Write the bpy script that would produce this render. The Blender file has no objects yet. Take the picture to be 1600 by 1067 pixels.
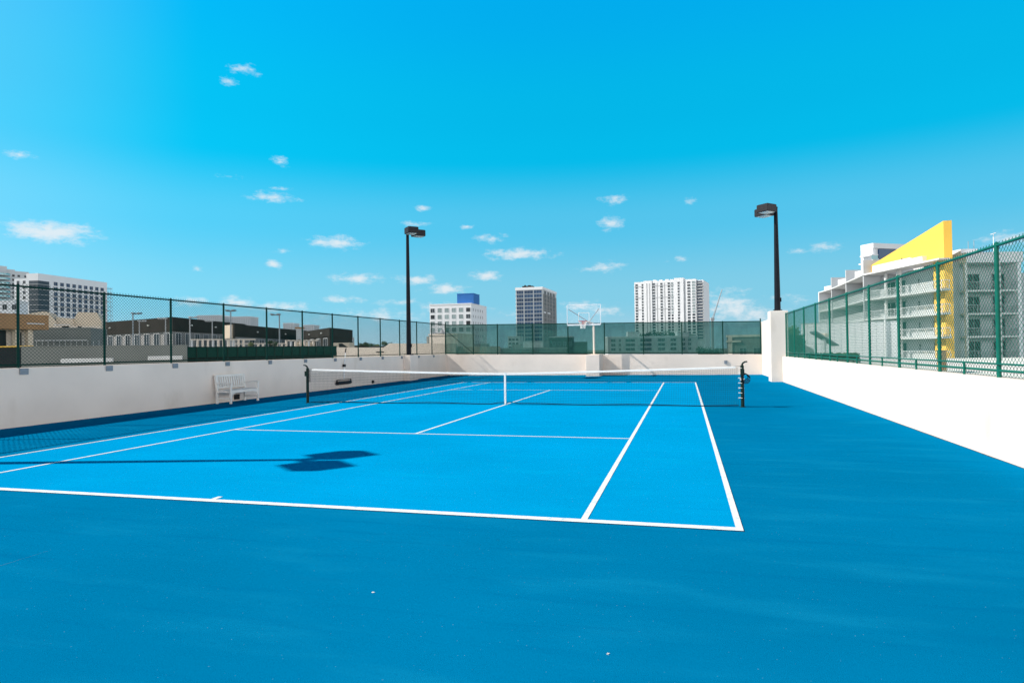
import bpy, math, random
import numpy as np
from mathutils import Vector, Matrix
random.seed(7)
S = bpy.context.scene
COL = S.collection
R = math.radians

# ------------------------------------------------------------------ camera
FPX, CU, CV = 997.18, 800.0, 533.0          # focal length in photo pixels, photo centre
YAW, PITCH, ROLL = 0.2641, 0.0119, -0.0140
CAM = Vector((5.0185, -17.7283, 1.6031))
_fw = Vector((-math.sin(YAW) * math.cos(PITCH), math.cos(YAW) * math.cos(PITCH), math.sin(PITCH)))
_r0 = Vector((math.cos(YAW), math.sin(YAW), 0))
_u0 = _r0.cross(_fw)
_rt = _r0 * math.cos(ROLL) + _u0 * math.sin(ROLL)
_up = _u0 * math.cos(ROLL) - _r0 * math.sin(ROLL)
cd = bpy.data.cameras.new('camera')
cam = bpy.data.objects.new('camera', cd)
COL.objects.link(cam)
cd.sensor_width = 36.0
cd.lens = 36.0 * FPX / 1600.0
cd.clip_start = 0.05
cd.clip_end = 6000
cam.matrix_world = Matrix(((_rt.x, _up.x, -_fw.x, CAM.x), (_rt.y, _up.y, -_fw.y, CAM.y), (_rt.z, _up.z, -_fw.z, CAM.z), (0, 0, 0, 1)))
S.camera = cam


def ray(u, v):
    return _fw + _rt * ((u - CU) / FPX) + _up * ((CV - v) / FPX)


FH = Vector((-math.sin(YAW), math.cos(YAW), 0))      # level view direction


def at(u, v, D):
    """survey point: seen at photo pixel u, v at D metres ahead of the tripod"""
    d = ray(u, v)
    return CAM + d * (D / d.dot(FH))


def zat(u, v, D):
    return at(u, v, D).z


def onz(u, v, z=0.0):
    d = ray(u, v)
    return CAM + d * ((z - CAM.z) / d.z)


# ------------------------------------------------------------------ light and sky
S.view_settings.view_transform = 'Standard'
S.view_settings.look = 'None'
S.view_settings.exposure = 0.42
S.view_settings.gamma = 1.0
S.render.engine = 'CYCLES'
S.cycles.max_bounces = 8
S.cycles.diffuse_bounces = 4
S.cycles.transparent_max_bounces = 16
S.cycles.caustics_reflective = False
S.cycles.caustics_refractive = False

TOSUN = Vector((-1.15, -0.29, 1.0)).normalized()
sl = bpy.data.lights.new('sun', 'SUN')
sl.energy = 5.0
sl.angle = R(0.5)
sl.color = (1.0, 0.95, 0.87)
sun = bpy.data.objects.new('sun', sl)
COL.objects.link(sun)
sun.rotation_euler = TOSUN.to_track_quat('Z', 'Y').to_euler()

W = bpy.data.worlds.new('World')
S.world = W
W.use_nodes = True
wt = W.node_tree
wt.nodes.clear()


def WN(t, **k):
    n = wt.nodes.new(t)
    for a, b in k.items():
        setattr(n, a, b)
    return n


def wl(a, b):
    wt.links.new(a, b)


def wmath(op, a, b=None, clamp=False):
    n = WN('ShaderNodeMath', operation=op, use_clamp=clamp)
    for i, x in enumerate((a, b)):
        if x is None:
            continue
        if isinstance(x, (int, float)):
            n.inputs[i].default_value = x
        else:
            wl(x, n.inputs[i])
    return n.outputs[0]


SKY_STRENGTH = 0.11
sky = WN('ShaderNodeTexSky', sky_type='NISHITA')
sky.sun_disc = False
sky.sun_elevation = math.asin(TOSUN.z)
sky.sun_rotation = math.atan2(TOSUN.x, TOSUN.y)
sky.air_density = 1.0
sky.dust_density = 0.35
sky.ozone_density = 1.6
hsv = WN('ShaderNodeHueSaturation')
hsv.inputs['Hue'].default_value = 0.478
hsv.inputs['Saturation'].default_value = 1.35
hsv.inputs['Value'].default_value = 1.0
wl(sky.outputs[0], hsv.inputs['Color'])
tint = WN('ShaderNodeMix', data_type='RGBA', blend_type='MULTIPLY')
tint.inputs[0].default_value = 1.0
tint.inputs[7].default_value = (0.80, 1.05, 1.05, 1)
wl(hsv.outputs[0], tint.inputs[6])
tc = WN('ShaderNodeTexCoord')
nrm = WN('ShaderNodeVectorMath', operation='NORMALIZE')
wl(tc.outputs['Generated'], nrm.inputs[0])
sep = WN('ShaderNodeSeparateXYZ')
wl(nrm.outputs[0], sep.inputs[0])
# azimuth measured from the long axis of the court view, elevation
rotv = WN('ShaderNodeVectorRotate', rotation_type='Z_AXIS')
rotv.inputs['Angle'].default_value = -YAW
wl(nrm.outputs[0], rotv.inputs['Vector'])
sp2 = WN('ShaderNodeSeparateXYZ')
wl(rotv.outputs[0], sp2.inputs[0])
az = wmath('ARCTAN2', sp2.outputs[0], sp2.outputs[1])
el = wmath('ARCSINE', sp2.outputs[2])
ramp = WN('ShaderNodeValToRGB')
er = ramp.color_ramp
er.interpolation = 'EASE'
SKYCOL = [(-4, (.30, .42, .45)), (0, (.30, .47, .56)), (4.5, (.165, .455, .60)), (11, (.066, .415, .63)), (16.5, (.0, .372, .62)), (20, (.0, .355, .61)), (29, (.0, .31, .635)), (38, (.0, .09, .28)), (48, (.0, .02, .10)), (75, (.0, .006, .05))]  # zenith above the view set near-black to deepen the court's shadows
for i_, (deg, c_) in enumerate(SKYCOL):
    e_ = er.elements[i_] if i_ < 2 else er.elements.new(.5)
    e_.position = (deg + 10) / 100
    e_.color = (*c_, 1)
wl(wmath('DIVIDE', wmath('ADD', el, R(10)), R(100)), ramp.inputs[0])
lft = WN('ShaderNodeMapRange', interpolation_type='SMOOTHERSTEP')
wl(az, lft.inputs['Value'])
lft.inputs['From Min'].default_value = 0.25
lft.inputs['From Max'].default_value = -0.95
lft.inputs['To Min'].default_value = 0.0
lft.inputs['To Max'].default_value = 1.0
glow = WN('ShaderNodeMix', data_type='RGBA', blend_type='ADD')
wl(lft.outputs[0], glow.inputs[0])
wl(ramp.outputs[0], glow.inputs[6])
glow.inputs[7].default_value = (.0, .085, .12, 1)
# sky dimmed on purpose outside the view, to darken shadows on the court
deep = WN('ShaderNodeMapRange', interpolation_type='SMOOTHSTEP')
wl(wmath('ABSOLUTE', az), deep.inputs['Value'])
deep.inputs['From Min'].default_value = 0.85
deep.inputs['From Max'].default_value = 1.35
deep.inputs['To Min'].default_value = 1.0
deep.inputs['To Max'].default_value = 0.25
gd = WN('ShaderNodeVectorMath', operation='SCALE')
lf2 = WN('ShaderNodeMapRange', interpolation_type='SMOOTHSTEP')
wl(az, lf2.inputs['Value'])
lf2.inputs['From Min'].default_value = -0.44
lf2.inputs['From Max'].default_value = -0.74
pale = WN('ShaderNodeMix', data_type='RGBA', blend_type='ADD')
wl(lf2.outputs[0], pale.inputs[0])
wl(glow.outputs[2], pale.inputs[6])
pale.inputs[7].default_value = (.06, .02, .0, 1)
wl(pale.outputs[2], gd.inputs[0])
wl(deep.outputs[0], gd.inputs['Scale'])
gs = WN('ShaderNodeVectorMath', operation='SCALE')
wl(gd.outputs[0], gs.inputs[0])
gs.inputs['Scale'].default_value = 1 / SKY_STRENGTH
skymix = WN('ShaderNodeMix', data_type='RGBA')
skymix.inputs[0].default_value = 0.985
wl(tint.outputs[2], skymix.inputs[6])
wl(gs.outputs[0], skymix.inputs[7])
comb = WN('ShaderNodeCombineXYZ')
wl(az, comb.inputs[0])
wl(el, comb.inputs[1])
CLOUDS = [
    (80, 362, 84, 17, 1.1), (384, 110, 26, 8, .7), (358, 126, 15, 6, .65), (30, 241, 30, 9, .5), (438, 252, 14, 9, .7),
    (356, 275, 20, 4, .5), (428, 308, 40, 9, .75), (436, 294, 22, 4, .6), (524, 379, 42, 11, 1.0), (440, 392, 16, 5, .6), (428, 412, 15, 8, .85),
    (310, 420, 12, 5, .6), (232, 407, 10, 4, .45), (558, 435, 44, 9, .9), (650, 437, 40, 8, .85), (695, 451, 38, 10, .85),
    (300, 470, 40, 8, .8), (372, 472, 40, 9, .9), (440, 480, 50, 8, .9), (535, 468, 44, 7, .75), (625, 472, 36, 6, .6),
    (660, 326, 15, 5, .8), (648, 351, 26, 5, .6), (730, 354, 16, 4, .6), (765, 373, 28, 8, .7), (812, 397, 54, 9, 1.0),
    (760, 430, 28, 8, .95), (958, 312, 23, 8, .85), (953, 348, 20, 11, 1.0), (948, 417, 34, 9, .8), (920, 420, 20, 5, .55),
    (1080, 314, 13, 6, .5), (1065, 403, 12, 5, .6), (1043, 407, 8, 4, .4), (1292, 385, 28, 9, .75), (1248, 391, 18, 5, .5),
    (1240, 468, 50, 8, .5), (1140, 478, 52, 26, .85), (1170, 492, 60, 14, .7), (905, 476, 30, 9, .75), (950, 484, 30, 10, .7),
    (1580, 374, 50, 14, .7), (700, 484, 70, 11, .65), (590, 492, 90, 11, .6), (820, 488, 50, 9, .45), (1090, 500, 80, 12, .5),
]
acc = None
for (cu, cv, ru, rv, st) in CLOUDS:
    d = ray(cu, cv).normalized()
    x = d.dot(_r0)
    y = d.dot(FH)
    a0, e0 = math.atan2(x, y), math.asin(d.z)
    k = 1.0 / (FPX * (1 + ((cu - 800) / FPX) ** 2))
    k2 = 1.0 / (FPX * math.sqrt(1 + ((cu - 800) / FPX) ** 2))
    sb = WN('ShaderNodeVectorMath', operation='SUBTRACT')
    wl(comb.outputs[0], sb.inputs[0])
    sb.inputs[1].default_value = (a0, e0, 0)
    ml = WN('ShaderNodeVectorMath', operation='MULTIPLY')
    wl(sb.outputs[0], ml.inputs[0])
    ml.inputs[1].default_value = (1 / (ru * k * 1.35), 1 / (rv * k2 * 1.45), 0)
    ln = WN('ShaderNodeVectorMath', operation='LENGTH')
    wl(ml.outputs[0], ln.inputs[0])
    f = wmath('MULTIPLY_ADD', ln.outputs['Value'], -st)
    f.node.inputs[2].default_value = st
    acc = f if acc is None else wmath('MAXIMUM', acc, f)
stretch = WN('ShaderNodeVectorMath', operation='MULTIPLY')
wl(comb.outputs[0], stretch.inputs[0])
stretch.inputs[1].default_value = (1.0, 2.1, 1.0)
nz = WN('ShaderNodeTexNoise')
nz.inputs['Scale'].default_value = 42
nz.inputs['Detail'].default_value = 7
nz.inputs['Roughness'].default_value = 0.68
wl(stretch.outputs[0], nz.inputs['Vector'])
dens = wmath('ADD', wmath('MAXIMUM', acc, -0.2), wmath('MULTIPLY', wmath('SUBTRACT', nz.outputs['Fac'], 0.5), 2.0))
mr = WN('ShaderNodeMapRange', interpolation_type='SMOOTHSTEP')
wl(dens, mr.inputs['Value'])
mr.inputs['From Min'].default_value = 0.16
mr.inputs['From Max'].default_value = 1.05
mr.inputs['To Max'].default_value = 0.82
cover = wmath('MULTIPLY', mr.outputs[0], wmath('GREATER_THAN', acc, 0.0))
# added bright cloud band, unseen behind and right of the view: fill for shaded walls
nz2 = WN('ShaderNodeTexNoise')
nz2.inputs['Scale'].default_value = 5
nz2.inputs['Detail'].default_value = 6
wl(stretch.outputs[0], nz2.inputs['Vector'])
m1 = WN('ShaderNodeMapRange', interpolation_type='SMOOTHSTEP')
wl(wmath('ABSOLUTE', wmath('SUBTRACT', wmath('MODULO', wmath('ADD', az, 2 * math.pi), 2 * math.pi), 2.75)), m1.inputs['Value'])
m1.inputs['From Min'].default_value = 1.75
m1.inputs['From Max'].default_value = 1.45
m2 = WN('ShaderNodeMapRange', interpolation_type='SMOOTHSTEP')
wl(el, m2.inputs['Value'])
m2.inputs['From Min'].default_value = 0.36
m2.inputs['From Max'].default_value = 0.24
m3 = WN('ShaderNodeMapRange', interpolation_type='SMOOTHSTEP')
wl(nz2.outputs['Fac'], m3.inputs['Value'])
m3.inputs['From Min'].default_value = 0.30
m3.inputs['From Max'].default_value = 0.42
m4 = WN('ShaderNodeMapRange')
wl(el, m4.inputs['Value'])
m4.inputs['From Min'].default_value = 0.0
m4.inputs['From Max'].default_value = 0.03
fill_bank = wmath('MULTIPLY', wmath('MULTIPLY', m1.outputs[0], m2.outputs[0]), wmath('MULTIPLY', m3.outputs[0], m4.outputs[0]))
mixc = WN('ShaderNodeMix', data_type='RGBA')
wl(cover, mixc.inputs[0])
wl(skymix.outputs[2], mixc.inputs[6])
CW = 0.68 / SKY_STRENGTH
mixc.inputs[7].default_value = (CW * .93, CW * .97, CW, 1)
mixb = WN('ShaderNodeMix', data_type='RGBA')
wl(fill_bank, mixb.inputs[0])
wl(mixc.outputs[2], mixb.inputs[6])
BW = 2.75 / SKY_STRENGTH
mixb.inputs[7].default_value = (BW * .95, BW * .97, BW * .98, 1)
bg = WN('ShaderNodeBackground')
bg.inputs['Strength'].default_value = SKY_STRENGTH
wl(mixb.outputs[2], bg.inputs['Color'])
wo = WN('ShaderNodeOutputWorld')
wl(bg.outputs[0], wo.inputs['Surface'])


# ------------------------------------------------------------------ materials
def mat(name, col, rough=0.8, var=0.12, scale=3.0, bump=0.0, bscale=60.0, metal=0.0, spec=0.4, spread=0.0, stain=None):
    m = bpy.data.materials.new(name)
    m.use_nodes = True
    nt = m.node_tree
    b = nt.nodes['Principled BSDF']
    b.inputs['Roughness'].default_value = rough
    b.inputs['Metallic'].default_value = metal
    b.inputs['Specular IOR Level'].default_value = spec
    t = nt.nodes.new('ShaderNodeTexCoord')
    n = nt.nodes.new('ShaderNodeTexNoise')
    n.inputs['Scale'].default_value = scale
    n.inputs['Detail'].default_value = 6
    nt.links.new(t.outputs['Object'], n.inputs['Vector'])
    r = nt.nodes.new('ShaderNodeMapRange')
    nt.links.new(n.outputs['Fac'], r.inputs['Value'])
    r.inputs['From Min'].default_value = 0.3
    r.inputs['From Max'].default_value = 0.7
    r.inputs['To Min'].default_value = 1 - var
    r.inputs['To Max'].default_value = 1 + var
    fac = r.outputs[0]
    if spread:
        oi = nt.nodes.new('ShaderNodeObjectInfo')
        r2 = nt.nodes.new('ShaderNodeMapRange')
        nt.links.new(oi.outputs['Random'], r2.inputs['Value'])
        r2.inputs['To Min'].default_value = 1 - spread
        r2.inputs['To Max'].default_value = 1 + spread
        mu = nt.nodes.new('ShaderNodeMath')
        mu.operation = 'MULTIPLY'
        nt.links.new(fac, mu.inputs[0])
        nt.links.new(r2.outputs[0], mu.inputs[1])
        fac = mu.outputs[0]
    vm = nt.nodes.new('ShaderNodeVectorMath')
    vm.operation = 'SCALE'
    vm.inputs[0].default_value = col
    nt.links.new(fac, vm.inputs['Scale'])
    out = vm.outputs[0]
    if stain:
        sc, lo, hi, scol, axis = stain
        mp = nt.nodes.new('ShaderNodeMapping')
        mp.inputs['Scale'].default_value = axis
        nt.links.new(t.outputs['Object'], mp.inputs['Vector'])
        n2 = nt.nodes.new('ShaderNodeTexNoise')
        n2.inputs['Scale'].default_value = sc
        n2.inputs['Detail'].default_value = 8
        nt.links.new(mp.outputs[0], n2.inputs['Vector'])
        r3 = nt.nodes.new('ShaderNodeMapRange')
        nt.links.new(n2.outputs['Fac'], r3.inputs['Value'])
        r3.inputs['From Min'].default_value = lo
        r3.inputs['From Max'].default_value = hi
        mx = nt.nodes.new('ShaderNodeMix')
        mx.data_type = 'RGBA'
        nt.links.new(r3.outputs[0], mx.inputs[0])
        nt.links.new(out, mx.inputs[6])
        mx.inputs[7].default_value = (*scol, 1)
        out = mx.outputs[2]
    nt.links.new(out, b.inputs['Base Color'])
    if bump:
        nb = nt.nodes.new('ShaderNodeTexNoise')
        nb.inputs['Scale'].default_value = bscale
        nb.inputs['Detail'].default_value = 4
        nt.links.new(t.outputs['Object'], nb.inputs['Vector'])
        bp = nt.nodes.new('ShaderNodeBump')
        bp.inputs['Strength'].default_value = bump
        bp.inputs['Distance'].default_value = 0.01
        nt.links.new(nb.outputs['Fac'], bp.inputs['Height'])
        nt.links.new(bp.outputs[0], b.inputs['Normal'])
    return m


M = {}


def court_mat(name, col, light, dark):
    """acrylic court paint: roller streaks, worn patches, grit, pale specks and scuffs"""
    m = mat(name, col, .6, .07, .35, .0, 200, spec=.0)
    nt = m.node_tree
    b = nt.nodes['Principled BSDF']
    t = nt.nodes.new('ShaderNodeTexCoord')
    out = b.inputs['Base Color'].links[0].from_socket

    def layer(out, sc, det, axis, lo, hi, colr, amt, rough=.55):
        mp = nt.nodes.new('ShaderNodeMapping')
        mp.inputs['Scale'].default_value = axis
        mp.inputs['Rotation'].default_value = (0, 0, .12)
        nt.links.new(t.outputs['Object'], mp.inputs['Vector'])
        n = nt.nodes.new('ShaderNodeTexNoise')
        n.inputs['Scale'].default_value = sc
        n.inputs['Detail'].default_value = det
        n.inputs['Roughness'].default_value = rough
        nt.links.new(mp.outputs[0], n.inputs['Vector'])
        r = nt.nodes.new('ShaderNodeMapRange')
        r.interpolation_type = 'SMOOTHSTEP'
        nt.links.new(n.outputs['Fac'], r.inputs['Value'])
        r.inputs['From Min'].default_value = lo
        r.inputs['From Max'].default_value = hi
        r.inputs['To Max'].default_value = amt
        mx = nt.nodes.new('ShaderNodeMix')
        mx.data_type = 'RGBA'
        nt.links.new(r.outputs[0], mx.inputs[0])
        nt.links.new(out, mx.inputs[6])
        mx.inputs[7].default_value = (*colr, 1)
        return mx.outputs[2]
    out = layer(out, 1.4, 6, (.45, 1.6, 1), .48, .74, light, .55)          # worn pale patches
    out = layer(out, 2.2, 5, (.25, 3.0, 1), .52, .75, dark, .40)           # roller streaks across the court
    out = layer(out, 38, 3, (1, 1, 1), .50, .75, dark, .35, .7)            # grit
    out = layer(out, 60, 1, (1, 1, 1), .765, .79, (.20, .40, .52), .45)      # pale specks
    out = layer(out, 3.1, 9, (1, .16, 1), .66, .72, light, .5, .72)        # shoe and ball scuffs
    nt.links.new(out, b.inputs['Base Color'])
    nb = nt.nodes.new('ShaderNodeTexNoise')
    nb.inputs['Scale'].default_value = 150
    nb.inputs['Detail'].default_value = 4
    nt.links.new(t.outputs['Object'], nb.inputs['Vector'])
    bp = nt.nodes.new('ShaderNodeBump')
    bp.inputs['Strength'].default_value = .35
    bp.inputs['Distance'].default_value = .006
    nt.links.new(nb.outputs['Fac'], bp.inputs['Height'])
    nt.links.new(bp.outputs[0], b.inputs['Normal'])
    return m


M['court_out'] = court_mat('outer_court_paint', (.0, .152, .315), (.003, .195, .365), (.0, .112, .26))
M['court_in'] = court_mat('inner_court_paint', (.0, .268, .54), (.0, .305, .57), (.0, .232, .50))
M['crack'] = mat('dirt_filled_crack', (.10, .10, .11), .9, .2, 20)
M['line'] = mat('court_line_paint', (.76, .77, .76), .6, .05, 3, .3, 200, stain=(14, .56, .74, (.36, .52, .62), (1, 1, 1)))
M['stucco'] = mat('cream_stucco', (.82, .695, .605), .9, .05, .8, .5, 90, spec=.2, stain=(1.2, .60, .90, (.64, .52, .42), (1, 1, .5)))
M['stucco_white'] = mat('white_stucco', (.70, .635, .575), .9, .05, .8, .5, 90, spec=.1, stain=(1.6, .58, .86, (.56, .49, .42), (1, 1, .35)))
M['cream'] = mat('tan_stucco', (.62, .53, .42), .9, .06, .5, .3, 40)
M['cream2'] = mat('pale_tan_stucco', (.68, .60, .52), .9, .05, .5, .3, 40)
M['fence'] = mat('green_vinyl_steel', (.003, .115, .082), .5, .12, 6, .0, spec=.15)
M['fence_dark'] = mat('dark_backlit_green_steel', (.002, .036, .028), .55, .12, 6, spec=.1)  # darker copy of the fence green: the left fence's backlit look is in it
M['galv'] = mat('grey_galvanised_plate', (.22, .25, .28), .5, .12, 12, metal=.3)
M['pole'] = mat('black_painted_steel', (.006, .008, .013), .55, .15, 3, spec=.12)
M['head'] = mat('bronze_black_housing', (.018, .016, .020), .55, .15, 5, spec=.2)
M['lens'] = mat('frosted_lamp_lens', (.75, .78, .74), .35, .05, 8)
M['bench'] = mat('white_painted_wood', (.80, .74, .68), .6, .05, 6, .2, 50)
M['black'] = mat('black_plastic', (.008, .008, .009), .6, .15, 8)
M['post'] = mat('dark_green_post', (.006, .022, .017), .5, .15, 6, spec=.15)
M['cord'] = mat('black_net_cord', (.010, .012, .016), .9, .1, 10, spec=.05)
M['band'] = mat('white_vinyl_band', (.80, .77, .73), .6, .04, 5, .3, 30)
M['steel'] = mat('brushed_steel', (.45, .47, .48), .35, .1, 10, metal=.7)
M['white_metal'] = mat('white_painted_metal', (.78, .79, .80), .45, .04, 6)
M['red'] = mat('red_painted_rim', (.45, .025, .03), .45, .08, 10)
M['white'] = mat('white_render', (.74, .75, .78), .85, .03, .15, spec=.2)
M['offwhite'] = mat('off_white_render', (.51, .53, .55), .85, .04, .15, spec=.2)
M['greywall'] = mat('pale_grey_render', (.42, .43, .44), .85, .06, .2, .2, 20)
M['palegrey'] = mat('dull_grey_render', (.25, .25, .25), .9, .08, .2, .2, 20)
M['midgrey'] = mat('mid_grey_concrete', (.20, .21, .20), .9, .10, .3, .3, 12)
M['charcoal'] = mat('charcoal_roof_metal', (.036, .032, .029), .9, .14, .5, spec=.05)
M['brown'] = mat('brown_roof_fascia', (.36, .21, .105), .8, .12, .6)
M['dark'] = mat('shadowed_opening', (.012, .014, .018), .8, .1, 1)
M['glass'] = mat('dark_window_glass', (.028, .04, .052), .3, .1, .4, spec=.22, spread=.75)
M['glass_pale'] = mat('blind_backed_glass', (.24, .31, .32), .3, .1, .4, spec=.25, spread=.25)
M['glass_blue'] = mat('blue_curtain_glass', (.02, .06, .13), .3, .1, .4, spec=.25, spread=.3)
M['teal_glass'] = mat('teal_balcony_glass', (.12, .36, .40), .15, .1, .4, spec=.6)
M['frame_grey'] = mat('grey_window_frame', (.35, .36, .38), .5, .05, 3)
M['blue'] = mat('blue_painted_plant_room', (.012, .13, .42), .6, .05, .4)
M['yellow'] = mat('yellow_painted_wall', (.88, .53, .085), .75, .04, .3, .2, 20)
M['trim'] = mat('white_trim', (.64, .64, .64), .7, .03, 1)
M['wood'] = mat('weathered_tan_wood', (.34, .22, .12), .85, .2, 8, .4, 40)
M['bark'] = mat('brown_bark', (.10, .075, .05), .9, .2, 4)
M['leaf'] = mat('dark_green_leaves', (.035, .075, .025), .7, .35, .8, spread=.25)
M['leaf2'] = mat('olive_leaves', (.10, .13, .035), .7, .3, .8, spread=.2)
M['ground'] = mat('city_ground', (.14, .15, .12), .95, .3, .02)
M['roofgrey'] = mat('grey_gravel_roof', (.28, .28, .27), .95, .15, .3)
M['deck'] = mat('deck_concrete', (.4, .39, .37), .9, .1, .4)
M['whiteroof'] = mat('white_roof_membrane', (.70, .68, .64), .9, .06, .3)


def screen_mat():
    m = mat('green_windscreen_fabric', (.020, .105, .090), .85, .10, 1.2, 0, spec=.15)
    nt = m.node_tree
    b = nt.nodes['Principled BSDF']
    tr = nt.nodes.new('ShaderNodeBsdfTransparent')
    tr.inputs['Color'].default_value = (.62, .80, .76, 1)
    n = nt.nodes.new('ShaderNodeTexNoise')
    n.inputs['Scale'].default_value = 2.2
    n.inputs['Detail'].default_value = 6
    t = nt.nodes.new('ShaderNodeTexCoord')
    mp = nt.nodes.new('ShaderNodeMapping')
    mp.inputs['Scale'].default_value = (2.2, 1, .7)
    nt.links.new(t.outputs['Object'], mp.inputs['Vector'])
    nt.links.new(mp.outputs[0], n.inputs['Vector'])
    r = nt.nodes.new('ShaderNodeMapRange')
    nt.links.new(n.outputs['Fac'], r.inputs['Value'])
    r.inputs['To Min'].default_value = .83
    r.inputs['To Max'].default_value = .60
    mx = nt.nodes.new('ShaderNodeMixShader')
    nt.links.new(r.outputs[0], mx.inputs[0])
    nt.links.new(tr.outputs[0], mx.inputs[1])
    nt.links.new(b.outputs[0], mx.inputs[2])
    nt.links.new(mx.outputs[0], nt.nodes['Material Output'].inputs['Surface'])
    return m


M['screen'] = screen_mat()


def board_glass():
    m = mat('clear_backboard_glass', (.8, .85, .9), .05, .0, 1)
    nt = m.node_tree
    b = nt.nodes['Principled BSDF']
    tr = nt.nodes.new('ShaderNodeBsdfTransparent')
    mx = nt.nodes.new('ShaderNodeMixShader')
    mx.inputs[0].default_value = .05
    nt.links.new(tr.outputs[0], mx.inputs[1])
    nt.links.new(b.outputs[0], mx.inputs[2])
    nt.links.new(mx.outputs[0], nt.nodes['Material Output'].inputs['Surface'])
    return m


M['board'] = board_glass()


# ------------------------------------------------------------------ mesh helpers
class MB:
    def __init__(s):
        s.v, s.f, s.mi = [], [], []

    def add(s, vs, fs, mi=0):
        o = len(s.v)
        s.v += [tuple(x) for x in vs]
        s.f += [tuple(i + o for i in f) for f in fs]
        s.mi += [mi] * len(fs)
        return s

    def box(s, x0, x1, y0, y1, z0, z1, mi=0):
        return s.add([(x0, y0, z0), (x1, y0, z0), (x1, y1, z0), (x0, y1, z0), (x0, y0, z1), (x1, y0, z1), (x1, y1, z1), (x0, y1, z1)],
                     [(3, 2, 1, 0), (4, 5, 6, 7), (0, 1, 5, 4), (1, 2, 6, 5), (2, 3, 7, 6), (3, 0, 4, 7)], mi)

    def cbox(s, x0, x1, y0, y1, z0, z1, c=.01, mi=0):
        """box with chamfered edges"""
        p = []
        for (z, i) in ((z0, c), (z0 + c, 0), (z1 - c, 0), (z1, c)):
            X0, X1, Y0, Y1 = x0 + i, x1 - i, y0 + i, y1 - i
            k = c if i == 0 else 0.5 * c
            p += [(X0 + k, Y0, z), (X1 - k, Y0, z), (X1, Y0 + k, z), (X1, Y1 - k, z), (X1 - k, Y1, z), (X0 + k, Y1, z), (X0, Y1 - k, z), (X0, Y0 + k, z)]
        f = [tuple(range(7, -1, -1)), tuple(range(24, 32))]
        for l in range(3):
            for i in range(8):
                j = (i + 1) % 8
                f.append((l * 8 + i, l * 8 + j, l * 8 + 8 + j, l * 8 + 8 + i))
        return s.add(p, f, mi)

    def prism(s, poly, z0, z1, mi=0):
        n = len(poly)
        z1s = z1 if isinstance(z1, (list, tuple)) else [z1] * n
        v = [(p[0], p[1], z0) for p in poly] + [(p[0], p[1], z) for p, z in zip(poly, z1s)]
        f = [tuple(range(n - 1, -1, -1)), tuple(range(n, 2 * n))]
        f += [(i, (i + 1) % n, n + (i + 1) % n, n + i) for i in range(n)]
        return s.add(v, f, mi)

    def profile(s, poly, y0, y1, mi=0):
        """polygon in x, z (counter-clockwise seen from -y) extruded along y"""
        n = len(poly)
        v = [(p[0], y0, p[1]) for p in poly] + [(p[0], y1, p[1]) for p in poly]
        f = [tuple(range(n)), tuple(range(2 * n - 1, n - 1, -1))]
        f += [((i + 1) % n, i, n + i, n + (i + 1) % n) for i in range(n)]
        return s.add(v, f, mi)

    def tube(s, pts, r, n=8, mi=0, caps=True):
        pts = [Vector(p) for p in pts]
        rs = r if isinstance(r, (list, tuple)) else [r] * len(pts)
        vs, fs = [], []
        a = None
        for i, p in enumerate(pts):
            t = (pts[min(i + 1, len(pts) - 1)] - pts[max(i - 1, 0)])
            t.normalize()
            if a is None:
                a = t.orthogonal().normalized()
                if abs(t.z) > .9:
                    a = (Vector((1, 0, 0)) - t * t.x).normalized()
            else:
                a = (a - t * a.dot(t)).normalized()
            b = t.cross(a)
            for k in range(n):
                q = 2 * math.pi * (k + .5) / n
                vs.append(p + (a * math.cos(q) + b * math.sin(q)) * rs[i])
        for i in range(len(pts) - 1):
            for k in range(n):
                j = (k + 1) % n
                fs.append((i * n + k, i * n + j, i * n + n + j, i * n + n + k))
        if caps:
            fs.append(tuple(range(n - 1, -1, -1)))
            fs.append(tuple(range((len(pts) - 1) * n, len(pts) * n)))
        return s.add(vs, fs, mi)

    def mesh(s, name, mats, smooth=False):
        me = bpy.data.meshes.new(name)
        me.from_pydata(s.v, [], s.f)
        for m in (mats if isinstance(mats, (list, tuple)) else [mats]):
            me.materials.append(m)
        me.polygons.foreach_set('material_index', s.mi)
        if smooth:
            me.polygons.foreach_set('use_smooth', [True] * len(s.f))
            me.set_sharp_from_angle(angle=R(40))
        me.update()
        return me

    def build(s, name, mats, parent=None, smooth=False):
        return put(name, s.mesh(name, mats, smooth), parent)


def put(name, me, parent=None, loc=(0, 0, 0), rz=0.0):
    o = bpy.data.objects.new(name, me)
    COL.objects.link(o)
    o.parent = parent
    o.location = loc
    o.rotation_euler = (0, 0, rz)
    return o


def tag(o, label, cat, group=None, kind=None):
    o['label'] = label
    o['category'] = cat
    if group:
        o['group'] = group
    if kind:
        o['kind'] = kind
    return o


def thing(name, label, cat, loc=(0, 0, 0), rz=0.0, group=None):
    o = bpy.data.objects.new(name, None)
    COL.objects.link(o)
    o.empty_display_size = .3
    o.location = loc
    o.rotation_euler = (0, 0, rz)
    return tag(o, label, cat, group)


def struct(o):
    o['kind'] = 'structure'
    return o


def copy_tree(o, parent=None):
    c = o.copy()
    COL.objects.link(c)
    if parent is not None:
        c.parent = parent
    for ch in list(o.children):
        copy_tree(ch, c)
    return c


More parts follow.
